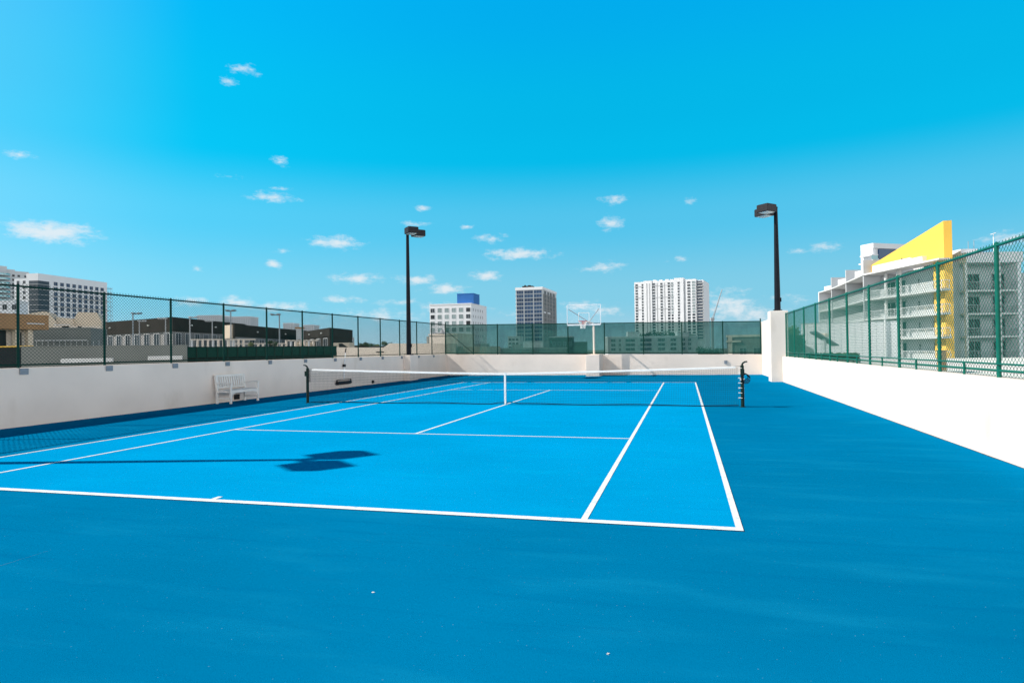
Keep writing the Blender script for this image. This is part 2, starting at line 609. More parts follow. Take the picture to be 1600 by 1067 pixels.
# ------------------------------------------------------------------ ground, court
XL, XR, YF, YN = -9.5, 9.15, 20.0, -24.0
GZ = -14.0
struct(MB().add([(-3500, -1500, GZ), (3500, -1500, GZ), (3500, 4500, GZ), (-3500, 4500, GZ)], [(0, 1, 2, 3)]).build('ground', M['ground']))
struct(MB().box(XL - .4, XR + .5, YN, YF + .4, GZ, -.06).build('deck_ground', M['deck']))
struct(MB().box(XL - .05, XR + .05, YN, YF + .05, -.055, 0).build('court_ground', M['court_out']))
# inner court and its lines, surveyed from the photograph
BR = onz(1162.4, 830)
BL = onz(0, 767.5)
slope = (BL.y - BR.y + .05) / (BL.x - BR.x)


def by(x):
    return BR.y + slope * (x - 5.485)


HY = 11.885
struct(MB().add([(-5.485, by(-5.485), .004), (5.485, by(5.485), .004), (5.485, HY, .004), (-5.485, HY, .004)], [(0, 1, 2, 3)]).build('playing_court_ground', M['court_in']))
ml_ = MB()


def strip(x0, x1, ya0, yb0, ya1=None, yb1=None):
    ya1 = ya0 if ya1 is None else ya1
    yb1 = yb0 if yb1 is None else yb1
    ml_.add([(x0, ya0, .008), (x1, ya1, .008), (x1, yb1, .008), (x0, yb0, .008)], [(0, 1, 2, 3)])


LW = .06
BW_ = .105
strip(-5.485, 5.485, by(-5.485), by(-5.485) + BW_, by(5.485), by(5.485) + BW_)
strip(-5.485, 5.485, HY - .08, HY)
ib = lambda x: by(x) + BW_
for sx in (-1, 1):
    for xo in (5.485, 4.115):
        a, b = sorted((sx * xo, sx * (xo - LW)))
        strip(a, b, ib(a), HY - .08, ib(b), HY - .08)
for sy in (-1, 1):
    a, b = sorted((sy * 6.40, sy * 6.34))
    for (x0, x1) in ((-4.055, -.03), (.03, 4.055)):
        strip(x0, x1, a, b)
strip(-.03, .03, -6.40, 6.40)
strip(-.03, .03, ib(-.03), ib(.03) + .12)
struct(ml_.build('court_lines', M['line']))
ck = MB()
pa, pb = onz(-40, 896), onz(76, 860)
prev = None
for i in range(13):
    t = i / 12
    p = pa.lerp(pb, t) + Vector((0, .012 * math.sin(9 * t) + .006 * math.sin(23 * t), 0))
    wd = .03 * (1 - t) ** .5 + .006
    cur = (p.x, p.y - wd, .003), (p.x, p.y + wd, .003)
    if prev:
        ck.add([prev[0], cur[0], cur[1], prev[1]], [(0, 1, 2, 3)])
    prev = cur
struct(ck.build('court_crack', M['crack']))
dl = MB()
rnd = random.Random(21)
for (xe, sg, y1) in ((XR, -1, 12.43), (XL, 1, 13.7)):
    y, wd = YN, .02
    while y < y1:
        yn = min(y1, y + rnd.uniform(.15, .5))
        wn = rnd.uniform(.008, .032)
        dl.add([(xe, y, .004), (xe + sg * wd, y, .004), (xe + sg * wn, yn, .004), (xe, yn, .004)], [(0, 1, 2, 3) if sg > 0 else (3, 2, 1, 0)])
        y, wd = yn, wn
struct(dl.build('dirt_line_ground', M['crack']))

# ------------------------------------------------------------------ parapet walls and pillars
ZL, ZR = 1.33, 1.11


def wall(name, label, x0, x1, y0, y1, z0a, z1, m):
    o = MB().cbox(x0, x1, y0, y1, z0a, z1, .012).build(name, m)
    return tag(o, label, 'wall')


wall('parapet_wall', 'long cream parapet wall in shade behind the white bench', XL - .32, XL, YN, YF + .32, -.05, ZL, M['stucco'])
wall('parapet_wall', 'sunlit white parapet wall along the right side of the court', XR, XR + .32, YN, 12.44, -.05, ZR, M['stucco_white'])
fz = lambda x: 1.31 + (x + 9.5) / 18.65 * (1.12 - 1.31)
o = MB().profile([(XL + .004, -.05), (XR, -.05), (XR, fz(XR)), (XL + .004, fz(XL))], YF, YF + .32).build('parapet_wall', M['stucco'])
tag(o, 'cream end wall of the court below the green windscreen', 'wall')
wall('parapet_wall', 'tall white wall stub between the corner pillar and the end wall', XR, XR + .32, 13.41, YF + .32, -.05, 2.93, M['stucco_white'])


def pillar(label, x0, x1, y0, y1, z1, m):
    tag(MB().cbox(x0, x1, y0, y1, -.05, z1, .014).build('pillar', m), label, 'pillar')


pillar('tall white pillar carrying the right lamp post at the court corner', 8.69, 9.42, 12.45, 13.40, 3.13, M['stucco_white'])
pillar('short cream pillar on the shaded wall carrying the far lamp post', XL + .002, -9.12, 13.72, 14.75, 1.36, M['stucco'])
pillar('short cream pillar carrying the basketball hoop at the end wall', -.42, .36, 18.35, YF - .002, 1.225, M['stucco'])

# ------------------------------------------------------------------ chain link fences
DX, DZ = .092, .082


def chain_mesh(Wd, z0, z1, spike=.04, r=.0031):
    mb = MB()
    zt = z1 + spike
    k = DZ / DX
    for sgn, yo in ((1, .002), (-1, -.002)):
        n0 = -int((zt - z0) / DZ) - 2
        n1 = int(Wd / DX) + 2
        rng = range(n0, n1) if sgn > 0 else range(0, n1 - n0 + 1)
        for i in rng:
            xs = i * DX
            # z = z0 + sgn*k*(x - xs)
            xa, xb = (xs, xs + (zt - z0) / k) if sgn > 0 else (xs - (zt - z0) / k, xs)
            xa, xb = max(xa, 0.0), min(xb, Wd)
            if xb - xa < .01:
                continue
            za, zb = z0 + sgn * k * (xa - xs), z0 + sgn * k * (xb - xs)
            mb.tube([(xa, yo, za), (xb, yo, zb)], r, 4, caps=False)
    return mb


def fence(label, start, rz, ss, zw, zb, zt, m, rp=.03, rr=.021, extra_rail=None, bracket=None, spike=.055, wire=.0034):
    root = thing('chain_link_fence', label, 'fence', start, rz)
    me = None
    pm = MB().tube([(0, 0, zw - .15), (0, 0, zt + .03)], rp, 10).tube([(0, 0, zt + .03), (0, 0, zt + .055)], [rp, rp * .3], 10).mesh('fence_post', m, True)
    for s in ss:
        put('fence_post', pm, root, (s, 0, 0))
    MB().tube([(ss[0], 0, zt), (ss[-1], 0, zt)], rr, 8).build('top_rail', m, root, True)
    MB().tube([(ss[0], 0, zb), (ss[-1], 0, zb)], rr * .85, 8).build('bottom_rail', m, root, True)
    meshes = {}
    for a, b in zip(ss[:-1], ss[1:]):
        k = round(b - a, 3)
        if k not in meshes:
            meshes[k] = chain_mesh(b - a, zw + .015, zt, spike, wire).mesh('chain_link_mesh', m)
        put('chain_link_mesh', meshes[k], root, (a, -rr - .004, 0))
    if bracket:
        bm = MB().cbox(-.10, .10, bracket - .022, bracket, zw - .15, zw - .012, .006).box(-.05, .05, bracket, .0, zw - .11, zw - .05)
        bm.tube([(-.06, bracket - .03, zw - .08), (-.06, bracket - .02, zw - .08)], .012, 6).tube([(.06, bracket - .03, zw - .08), (.06, bracket - .02, zw - .08)], .012, 6)
        bme = bm.mesh('post_bracket', M['galv'])
        for s in ss:
            put('post_bracket', bme, root, (s + .06, 0, 0))
    return root


# left: stands on the shaded wall
sl_ = [2.232 * k for k in range(20)]
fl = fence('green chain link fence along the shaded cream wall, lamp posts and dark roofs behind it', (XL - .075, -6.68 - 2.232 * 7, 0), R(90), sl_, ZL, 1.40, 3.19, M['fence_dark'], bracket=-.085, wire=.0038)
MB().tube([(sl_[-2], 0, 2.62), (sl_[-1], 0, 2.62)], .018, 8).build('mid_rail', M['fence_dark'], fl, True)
# right: stands on the sunlit wall
sr_ = [2.15 * k for k in range(13)]
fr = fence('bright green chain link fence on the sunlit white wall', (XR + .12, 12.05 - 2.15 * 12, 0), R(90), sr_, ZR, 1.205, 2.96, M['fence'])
MB().tube([(sr_[0], .03, 1.30), (sr_[-1], .03, 1.30)], .014, 8).build('guard_rail', M['fence'], fr, True)
stub = MB().tube([(0, .03, ZR - .03), (0, .03, 1.30)], .018, 8).mesh('rail_stub', M['fence'], True)
for s in sr_[:-1]:
    put('rail_stub', stub, fr, (s + 1.075, 0, 0))
# end: windscreen on posts
xs = [-9.56, -7.72, -6.14, -3.9, -1.73, .45, 2.71, 4.87, 7.1, 9.10]
ft = lambda x: 3.17 + (x + 9.5) / 18.65 * (2.95 - 3.17)
fe = thing('windscreen_fence', 'end fence hung with see-through green windscreen behind the basketball hoop', 'fence', (0, YF + .1, 0))
for x in xs:
    MB().tube([(x, 0, fz(x) - .1), (x, 0, ft(x) + (.16 if x in (xs[0], xs[-1]) else .04))], .033, 10).build('fence_post', M['fence_dark'], fe, True)
MB().tube([(xs[0], 0, ft(xs[0])), (xs[-1], 0, ft(xs[-1]))], .026, 8).build('top_rail', M['fence_dark'], fe, True)
MB().tube([(xs[0], 0, fz(xs[0]) + .08), (xs[-1], 0, fz(xs[-1]) + .08)], .036, 8).build('bottom_rail', M['fence_dark'], fe, True)
MB().tube([(xs[0] + .1, -.02, ft(xs[0]) - .38), (xs[1] - .05, -.02, fz(xs[1]) + .12)], .017, 8).build('brace', M['fence_dark'], fe, True)
for a, b in zip(xs[:-1], xs[1:]):
    mb = MB()
    NX, NZ = 24, 16
    ph = random.random() * 6
    for i in range(NX + 1):
        for j in range(NZ + 1):
            x = a + (b - a) * i / NX
            t = j / NZ
            z = (fz(x) + .05) * (1 - t) + (ft(x) - .01) * t
            w = math.sin(math.pi * i / NX) * math.sin(math.pi * t)
            y = .05 + .05 * w * (1 + .5 * math.sin(ph + 5 * t + 4 * i / NX)) + .006 * math.sin(ph * 3 + 26 * t + 11 * i / NX) * w
            if b == xs[-1]:
                y += .03 * math.sin(18 * (t * .7 + i / NX * .5)) * (1 - t) * w
            mb.v.append((x, y, z))
    for i in range(NX):
        for j in range(NZ):
            p = i * (NZ + 1) + j
            mb.f.append((p, p + NZ + 1, p + NZ + 2, p + 1))
            mb.mi.append(0)
    mb.build('windscreen', M['screen'], fe, True)
# laces at the first post
for k in range(9):
    z = 1.5 + k * .18
    MB().tube([(xs[0] - .03, -.035, z), (xs[0] + .12, .03, z + .05)], .008, 5).build('lacing', M['fence_dark'], fe)


# ------------------------------------------------------------------ court lamps
def lamp_post(label, x, y, z0, ztop, toward, arms=(46, -46)):
    """two shoebox heads at a right angle, both reaching over the court"""
    root = thing('lamp_post', label, 'lamp post', (x, y, z0), 0, 'twin-head lamp posts round the tennis court')
    H = ztop - z0
    MB().tube([(0, 0, .02), (0, 0, H - .12)], [.135, .078], 16).tube([(0, 0, H - .12), (0, 0, H - .06)], [.085, .085], 16).build('pole', M['pole'], root, True)
    b = MB().cbox(-.19, .19, -.19, .19, 0, .028, .006)
    for sx in (-1, 1):
        for sy in (-1, 1):
            b.tube([(sx * .15, sy * .15, .02), (sx * .15, sy * .15, .075)], .016, 6)
    b.build('base_plate', M['pole'], root)
    MB().cbox(.095, .165, -.05, .05, .42, .60, .006).build('hand_hole_cover', M['pole'], root)
    for a in arms:
        ang = R(a) + (0 if toward > 0 else math.pi)
        c, s = math.cos(ang), math.sin(ang)
        arm = MB().box(.05, .34, -.04, .04, H - .26, H - .16).build('arm', M['pole'], root)
        arm.rotation_euler.z = ang
        hd = MB().cbox(.31, .94, -.29, .29, H - .36, H - .03, .018).box(.34, .90, -.255, .255, H - .03, H - .018).build('lamp_head', M['head'], root)
        hd.rotation_euler.z = ang
        ln = MB()
        n = 10
        for i in range(n + 1):
            for j in range(n + 1):
                u_, v_ = i / n, j / n
                ln.v.append((.35 + .54 * u_, -.245 + .49 * v_, H - .362 - .05 * (math.sin(math.pi * u_) * math.sin(math.pi * v_)) ** .5))
        for i in range(n):
            for j in range(n):
                p = i * (n + 1) + j
                ln.f.append((p, p + 1, p + n + 2, p + n + 1))
                ln.mi.append(0)
        ln.build('lamp_lens', M['lens'], hd, True)
    return root


lamp_post('black twin-head lamp post on the shaded left wall, white office block beside it', -9.42, 14.22, 1.36, 8.2, 1)
lamp_post('black twin-head lamp post on the tall white corner pillar', 9.06, 12.95, 3.13, 7.86, -1)
lamp_post('near black twin-head lamp post throwing its shadow across the near court', -9.88, -11.74, 1.33, 8.35, 1, (54, -38))

# ------------------------------------------------------------------ tennis net
tn = thing('tennis_net', 'black tennis net with white headband across the blue court', 'tennis net', (0, 0, 0))
NXW = 6.36


def nz_top(x):
    return .914 + (1.07 - .914) * (abs(x) / 6.4) ** 1.15


def nz_bot(x):
    return .035 + .012 * math.sin(x * 2.1) + (.03 if abs(x) < .3 else 0)


nm = MB()
step = .046
nv = int(2 * NXW / step)
for i in range(nv + 1):
    x = -NXW + 2 * NXW * i / nv
    nm.tube([(x, 0, nz_bot(x)), (x, .004 * math.sin(x * 3), nz_top(x) * .5), (x, 0, nz_top(x) - .03)], .0018, 4, caps=False)
rows = 19
for j in range(rows + 1):
    t = j / rows
    pts = []
    for i in range(65):
        x = -NXW + 2 * NXW * i / 64
        pts.append((x, .004 * math.sin(x * 3), nz_bot(x) * (1 - t) + (nz_top(x) - .05) * t))
    nm.tube(pts, .0018 if 0 < j else .012, 5, caps=False)
    if j > rows - 7:                                     # doubled upper rows
        nm.tube([(p[0], p[1] + .004, p[2] - .012) for p in pts], .0019, 4, caps=False)
nm.build('net_mesh', M['cord'], tn)
hb = MB()
N = 64
for i in range(N + 1):
    x = -6.30 + 12.6 * i / N
    zt = nz_top(x)
    w = .006 * math.sin(x * 9) + .004 * math.sin(x * 23)
    hb.v += [(x, -.012 + w * .3, zt - .052 + w * .5), (x, -.009, zt - .004), (x, 0, zt), (x, .009, zt - .004), (x, .012 + w * .3, zt - .052 - w * .5)]
for i in range(N):
    for k in range(4):
        p = i * 5 + k
        hb.f.append((p, p + 5, p + 6, p + 1))
        hb.mi.append(0)
hb.build('headband', M['band'], tn, True)
MB().tube([(-6.44, 0, 1.075), (-6.3, 0, 1.068)] + [(x, 0, nz_top(x) - .006) for x in np.linspace(-6.2, 6.2, 40)] + [(6.3, 0, 1.068), (6.44, 0, 1.075)], .004, 6).build('cable', M['black'], tn)
cs = MB().box(-.026, .026, -.018, -.013, .02, .925).box(-.026, .026, .013, .018, .02, .925).box(-.026, .026, -.018, .018, .925, .93)
cs.box(-.02, .02, -.02, -.013, .05, .09)
cs.build('centre_strap', M['band'], tn)
MB().tube([(0, 0, .008), (0, 0, .03)], .03, 8).build('floor_anchor', M['steel'], tn)
for sx in (-1, 1):
    p = MB().tube([(0, 0, .0), (0, 0, 1.06)], .045, 14).tube([(0, 0, 1.06), (0, 0, 1.10)], [.05, .035], 14)
    p.tube([(0, 0, .0), (0, 0, .012)], .075, 14)
    po = p.build('net_post', M['post'], tn, True)
    po.location = (sx * 6.46, 0, 0)
    wm = MB().box(-.05, .05, -.09, -.04, .84, 1.0).tube([(0, -.09, .94), (0, -.13, .94)], .02, 8)
    wm.build('winch', M['post'], po)
    MB().tube([(0, 0, 1.10), (.02 * sx, -.01, 1.15), (.07 * sx, -.02, 1.185), (.13 * sx, -.02, 1.19)], [.028, .024, .02, .018], 8).build('crank_handle', M['post'], po, True)
    lc = MB()
    for k in range(11 if sx < 0 else 7):
        z = 1.02 - k * (.035 if sx < 0 else .13)
        lc.tube([(-sx * .10, 0, z + .01), (-sx * .02, -.055, z), (sx * .05, 0, z - .008), (-sx * .02, .055, z), (-sx * .10, 0, z - .01)], .006, 5)
    lc.build('net_lacing', M['cord'] if sx < 0 else M['band'], po)
    if sx > 0:
        rp_ = MB()
        for k in range(4):
            rad = .075 + .010 * k
            cx, cz = .05 + .010 * k, .80 - .018 * k
            rp_.tube([(cx + rad * math.cos(q), -.07 - .01 * k, cz + rad * 1.15 * math.sin(q)) for q in np.linspace(0, 6.1, 22)], .011, 6)
        rp_.build('rope_coil', M['cord'], po, True)
        MB().box(-.055, .055, -.056, .05, .70, .74).box(-.053, .053, -.054, .05, .88, .905).build('white_tie', M['band'], po)

# ------------------------------------------------------------------ bench
bn = thing('bench', 'white slatted wooden garden bench against the shaded wall', 'bench', (-9.10, .08, 0), R(90))
# local: x along the bench (towards +Y), y towards the wall; seat front at y=-.28
BL2 = .69
for sx in (-1, 1):
    x0, x1 = sorted((sx * BL2, sx * (BL2 - .06)))
    MB().cbox(x0, x1, -.29, -.23, 0, .62, .006).build('front_leg', M['bench'], bn)
    rl = MB().profile([(0, 0), (.06, 0), (.06, .42), (.13, .90), (.07, .90), (0, .43)], 0, .06).build('rear_leg', M['bench'], bn)
    rl.rotation_euler = (0, 0, R(90))
    rl.location = (x1, .22, 0)
    MB().cbox(x0 - .01, x1 + .01, -.32, .30, .62, .65, .008).build('armrest', M['bench'], bn)
    MB().cbox(x0 + .012, x1 - .012, -.23, .22, .14, .19, .005).build('stretcher', M['bench'], bn)
    MB().cbox(x0 + .012, x1 - .012, -.23, .22, .345, .395, .005).build('side_rail', M['bench'], bn)
for k in range(5):
    y = -.285 + k * .107
    MB().cbox(-BL2 + .01 if k else -BL2 - .0, BL2 - .01 if k else BL2, y, y + .092, .40, .425, .005).build('seat_slat', M['bench'], bn)
fr_ = [(-BL2 + .06, .40), (-BL2 + .06, .22)]
ap = [(-BL2 + .06, .22), (-BL2 + .10, .27), (-BL2 + .18, .315), (-BL2 + .30, .335), (BL2 - .30, .335), (BL2 - .18, .315), (BL2 - .10, .27), (BL2 - .06, .22), (BL2 - .06, .398), (-BL2 + .06, .398)]
MB().profile(ap, -.275, -.25).build('apron', M['bench'], bn)
for z0, z1, yo in ((.84, .91, .305), (.47, .52, .255)):
    MB().cbox(-BL2 + .06, BL2 - .06, yo, yo + .03, z0, z1, .005).build('back_rail', M['bench'], bn)
nsl = 12
for k in range(nsl):
    x = -BL2 + .105 + k * (2 * BL2 - .21) / (nsl - 1)
    MB().add([(x - .03, .245, .50), (x + .03, .245, .50), (x + .03, .297, .86), (x - .03, .297, .86), (x - .03, .261, .50), (x + .03, .261, .50), (x + .03, .313, .86), (x - .03, .313, .86)],
             [(0, 1, 2, 3), (7, 6, 5, 4), (0, 4, 5, 1), (2, 6, 7, 3), (1, 5, 6, 2), (0, 3, 7, 4)]).build('back_slat', M['bench'], bn)

# ------------------------------------------------------------------ roller squeegee hung on the wall
rq = thing('roller_squeegee', 'long-handled court squeegee with black roller hung on the shaded wall', 'squeegee', (XL, 7.35, 0), R(90))
MB().tube([(-.56, -.09, .24), (.56, -.09, .24)], .075, 12).tube([(-.58, -.09, .24), (.58, -.09, .24)], .02, 8).build('roller', M['black'], rq, True)
MB().box(-.60, -.585, -.12, -.06, .20, .36).box(.585, .60, -.12, -.06, .20, .36).box(-.60, .60, -.105, -.075, .36, .385).build('roller_frame', M['black'], rq)
MB().tube([(0, -.09, .385), (.10, -.06, 1.0), (.25, -.03, 1.55)], .016, 8).build('handle', M['white_metal'], rq, True)
MB().tube([(.25, -.03, 1.55), (.32, -.02, 1.74)], .024, 8).build('grip', M['black'], rq, True)
MB().cbox(.03, .17, -.10, 0, .92, 1.04, .01).build('wall_hook', M['black'], rq)

# small boxes on the walls
def outlet(label, loc, rz, w, h, m):
    r_ = MB().cbox(-w / 2, w / 2, -.045, 0, 0, h, .006).box(-w / 2 + .02, w / 2 - .02, -.052, -.045, .02, h - .02).build('outlet_box', m)
    r_.location = loc
    r_.rotation_euler.z = rz
    tag(r_, label, 'outlet box')


outlet('small black outlet box low on the shaded wall right of the squeegee', (XL, 10.16, .06), R(90), .2, .14, M['black'])
outlet('small black outlet box on the wall beneath the white bench', (XL, .50, .05), R(90), .24, .17, M['black'])
outlet('small grey box on the cream end wall near the right net post', (7.23, YF, .62), 0, .17, .18, M['galv'])

# ------------------------------------------------------------------ basketball hoop
bh = thing('basketball_hoop', 'basketball hoop with clear backboard on a pale post at the end wall', 'basketball hoop', (-.10, 19.55, 1.225))
Z0 = -1.225
MB().tube([(0, 0, .02), (0, 0, 1.62)], .058, 14).tube([(0, 0, 1.62), (0, -.06, 1.74), (-.03, -.3, 1.82), (-.145, -2.05, 1.84)], .045, 12).build('post', M['cream2'], bh, True)
MB().cbox(-.17, .17, -.17, .17, 0, .025, .005).build('base_plate', M['cream'], bh)
cxh = -.245
yb = -2.15
bw, z0b, z1b = .915, 2.93 + Z0, 3.98 + Z0
MB().box(cxh - bw, cxh + bw, yb - .006, yb + .006, z0b, z1b).build('backboard_glass', M['board'], bh)
fb = MB()
fb.box(cxh - bw - .03, cxh - bw, yb - .02, yb + .03, z0b - .03, z1b + .03)
fb.box(cxh + bw, cxh + bw + .03, yb - .02, yb + .03, z0b - .03, z1b + .03)
fb.box(cxh - bw, cxh + bw, yb - .02, yb + .03, z1b, z1b + .03)
fb.box(cxh - bw, cxh + bw, yb - .025, yb + .03, z0b - .08, z0b)
fb.build('backboard_frame', M['white_metal'], bh)
tg = MB()
for (a0, a1, b0, b1) in ((-.305, .305, .61, .635), (-.305, -.28, .17, .61), (.28, .305, .17, .61), (-.28, .28, .15, .175)):
    tg.box(cxh + a0, cxh + a1, yb - .010, yb - .007, z0b + b0, z0b + b1)
tg.build('target_square', M['band'], bh)
for sx in (-1, 1):
    MB().tube([(-.10, -1.2, 1.85), (cxh + sx * .84, yb + .03, z1b - .22)], .024, 8).build('brace', M['frame_grey'], bh, True)
    MB().tube([(-.05, -.5, 1.82), (cxh + sx * .5, yb + .03, z0b - .04)], .016, 8).build('strut', M['steel'], bh, True)
rim = MB()
zr = 3.05 + Z0 + .02
rc = (cxh, yb - .15 - .23)
rim.tube([(rc[0] + .23 * math.cos(q), rc[1] + .23 * math.sin(q), zr) for q in np.linspace(0, 2 * math.pi, 33)], .014, 8)
rim.box(cxh - .11, cxh + .11, yb - .03, yb - .008, zr - .16, zr + .03)
rim.box(cxh - .09, cxh + .09, yb - .17, yb - .03, zr - .02, zr + .012)
rim.build('rim', M['red'], bh)
bnet = MB()
ns = 12
prof = [(.225, -.01), (.19, -.10), (.155, -.20), (.13, -.30), (.125, -.40)]
for k in range(ns):
    for sg in (1, -1):
        pts = []
        for i, (rr_, dz_) in enumerate(prof):
            q = 2 * math.pi * (k + sg * .5 * i) / ns
            pts.append((rc[0] + rr_ * math.cos(q), rc[1] + rr_ * math.sin(q), zr + dz_))
        bnet.tube(pts, .006, 4)
bnet.build('hoop_net', M['band'], bh)

# ------------------------------------------------------------------ city: helpers
_win = {}


def win_mesh(w, h, glass='glass', frame='frame_grey', nx=1, nzz=1, fw=.08, proud=.10):
    k = (round(w, 2), round(h, 2), glass, frame, nx, nzz, fw, proud)
    if k not in _win:
        b = MB()
        b.box(0, fw, -proud, 0, 0, h).box(w - fw, w, -proud, 0, 0, h).box(fw, w - fw, -proud, 0, 0, fw).box(fw, w - fw, -proud, 0, h - fw, h)
        for i in range(1, nx):
            x = w * i / nx
            b.box(x - fw * .4, x + fw * .4, -proud * .8, 0, fw, h - fw)
        for i in range(1, nzz):
            z = h * i / nzz
            b.box(fw, w - fw, -proud * .7, 0, z - fw * .35, z + fw * .35)
        b.box(fw, w - fw, -.03, -.005, fw, h - fw, 1)
        _win[k] = b.mesh('window', [M[frame], M[glass]])
    return _win[k]


def window(root, x, y, z, face='front', **kw):
    """bottom centre of a window on one face of a building"""
    w, h = kw.pop('w'), kw.pop('h')
    me = win_mesh(w, h, **kw)
    if face == 'front':
        return put('window', me, root, (x - w / 2, y, z), 0)
    if face == 'right':
        return put('window', me, root, (x, y - w / 2, z), R(90))
    return put('window', me, root, (x, y + w / 2, z), R(-90))


def building(name, label, cat, u0, D0, u1, D1, group=None):
    """an Empty at the ground below the near left corner; local x runs along the facade, y away"""
    a = at(u0, 540, D0)
    b = at(u1, 540, D1)
    d = Vector((b.x - a.x, b.y - a.y, 0))
    root = thing(name, label, cat, (a.x, a.y, GZ), math.atan2(d.y, d.x), group)
    return root, d.length


def hz(u, v, D):
    return zat(u, v, D) - GZ                      # height above the city ground


# ------------------------------------------------------------------ white office block with the blue plant room
ob, w = building('office_block', 'white office block with square windows and a blue rooftop plant room', 'building', 672, 325, 737, 320)
h = hz(737, 474.5, 320)
dep = 29.0
MB().box(0, w, 0, dep, 0, h).box(-.15, w + .15, -.15, dep + .15, h, h + .5).build('wall', M['white'], ob)
fl_h = 3.3
for r_ in range(8):
    z = h - 3.9 - r_ * fl_h
    for c in range(6):
        g = 'glass' if (c in (0, 5) and r_ < 3 and not (c == 0 and r_ == 2)) else 'glass_pale'
        window(ob, 1.6 + c * (w - 3.2) / 5, 0, z, 'front', w=2.3, h=2.2, glass=g, frame='offwhite', nx=2 if (c + r_) % 3 == 0 else 1, fw=.1)
    for c in range(5):
        window(ob, w, 3.5 + c * 4.3, z + .4, 'right', w=.9, h=1.5, glass='glass', frame='offwhite', fw=.08)
MB().box(w * .85 - 5, w + .4 - 0, 3, 14, h + .5, h + 5.4).box(w * .85 - 5.1, w + .5, 2.9, 14.1, h + 5.4, h + 5.7).build('plant_room', M['blue'], ob)

# ------------------------------------------------------------------ grey glass tower
gt, w = building('apartment_tower', 'grey glass tower with white slab edges beside the basketball hoop', 'building', 807, 506, 848.5, 500)
h = hz(848, 451.5, 500)
dep = 52
MB().box(0, w, 0, dep, 0, h).build('wall', M['offwhite'], gt)
MB().box(w, w + .12, 2, dep, 0, h - 3.2).build('side_cladding', M['palegrey'], gt)
MB().box(-.4, w + .4, -.4, dep + .3, h, h + 2.0).build('parapet', M['white'], gt)
MB().box(4.5, 13, 3, 9, h + 2, h + 3.4).box(6, 7, 4, 6, h + 3.4, h + 4.2).box(9, 11, 4, 6, h + 3.4, h + 4.0).build('roof_plant', M['charcoal'], gt)
fl_h = 3.1
for r_ in range(13):
    z = h - 3.0 - r_ * fl_h
    for (x0, x1) in ((.03, .295), (.325, .655), (.685, .985)):
        window(gt, w * (x0 + x1) / 2, 0, z - .15, 'front', w=w * (x1 - x0), h=2.7, glass='glass_blue', frame='offwhite', nx=3, fw=.07, proud=.3)
    for (y0, wd) in ((9, 6.5), (20, 5), (29.5, 6), (41, 7)):
        window(gt, w + .12, y0, z - .2, 'right', w=wd, h=2.5, glass='glass', frame='palegrey', nx=2, fw=.08, proud=.2)
MB().box(w, w + .5, 3, 10, h - 18.3, h - 17.4).box(w, w + .5, 17, 26, h - 18.3, h - 17.4).build('white_ledge', M['white'], gt)
sl2 = MB()
for r_ in range(16):
    sl2.box(-.35, .0 + w * .06, -.35, .0, h - 3.4 - r_ * fl_h, h - 3.1 - r_ * fl_h)
sl2.build('balcony_slab', M['white'], gt)

# ------------------------------------------------------------------ white tower with vertical window columns
wtw, w = building('apartment_tower', 'wide white high-rise with dark vertical window columns', 'building', 992.5, 681, 1089, 654)
h = hz(1089, 435.2, 654)
dep = 44
sc = w / (1250 - 145)                                  # photo crop units to metres
X = lambda px: (px - 145) * sc
b = MB().box(0, w - 0, 0, dep, 0, h)
b.box(X(870), X(1035), -1.0, 12, 0, h + 1.9)
b.box(X(320), X(470), -.6, 8, 0, h + .8)
for (p0, p1, hh) in ((480, 540, 1.6), (590, 650, 1.3), (700, 760, 1.5), (790, 840, 1.2)):
    b.box(X(p0), X(p1), 3, 9, h, h + hh)
b.build('wall', M['white'], wtw)
gr = MB()
for px in (380, 430, 565, 700, 1050):
    yo = -.72 if 320 < px < 470 else -.12
    gr.box(X(px) - .45, X(px) + .45, yo, yo + .1, 2, h - 2)
for zz in (5, 17.2, 29.5, 42.5):
    gr.box(X(150), X(316), -.14, -.02, h - zz - .25, h - zz + .25)
    gr.box(X(475), X(866), -.14, -.02, h - zz - .25, h - zz + .25)
gr.build('joint_line', M['frame_grey'], wtw)
fl_h = 3.05
cols = [(188, 46, 'glass'), (298, 36, 'glass'), (502, 50, 'glass'), (642, 42, 'glass'), (775, 44, 'glass'), (835, 36, 'glass_pale'), (950, 36, 'glass'), (1125, 52, 'glass'), (1208, 52, 'glass_pale')]
rest = MB()
for r_ in range(20):
    z = h - 4.2 - r_ * fl_h
    for (px, pw, g) in cols:
        yo = -1.0 if 870 < px < 1035 else 0
        ww = pw * sc
        if r_ < 11:
            window(wtw, X(px), yo, z, 'front', w=ww, h=2.1, glass=g, frame='offwhite', nx=2, fw=.14, proud=.25)
        else:
            rest.box(X(px) - ww / 2, X(px) + ww / 2, yo - .05, yo - .005, z, z + 2.1)
            rest.box(X(px) - .08, X(px) + .08, yo - .12, yo - .05, z, z + 2.1)
rw = rest.build('window', M['glass'], wtw)
rw['kind'] = 'stuff'
# rounded corner bay with balconies on the right
cb = MB().box(w, w + 7, 3, dep, 0, h - 1.2)
cb.build('corner_bay', M['white'], wtw)
for r_ in range(20):
    z = h - 4.6 - r_ * fl_h
    window(wtw, w + 3.2, 3, z + .3, 'front', w=5.6, h=2.3, glass='glass_blue', frame='frame_grey', nx=3, fw=.12)
    MB().box(w - 1.5, w + 7.4, .9, 3, z - .1, z + .12).box(w - 1.5, w + 7.4, .9, 1.0, z + .12, z + 1.0).build('balcony', M['greywall'], wtw)

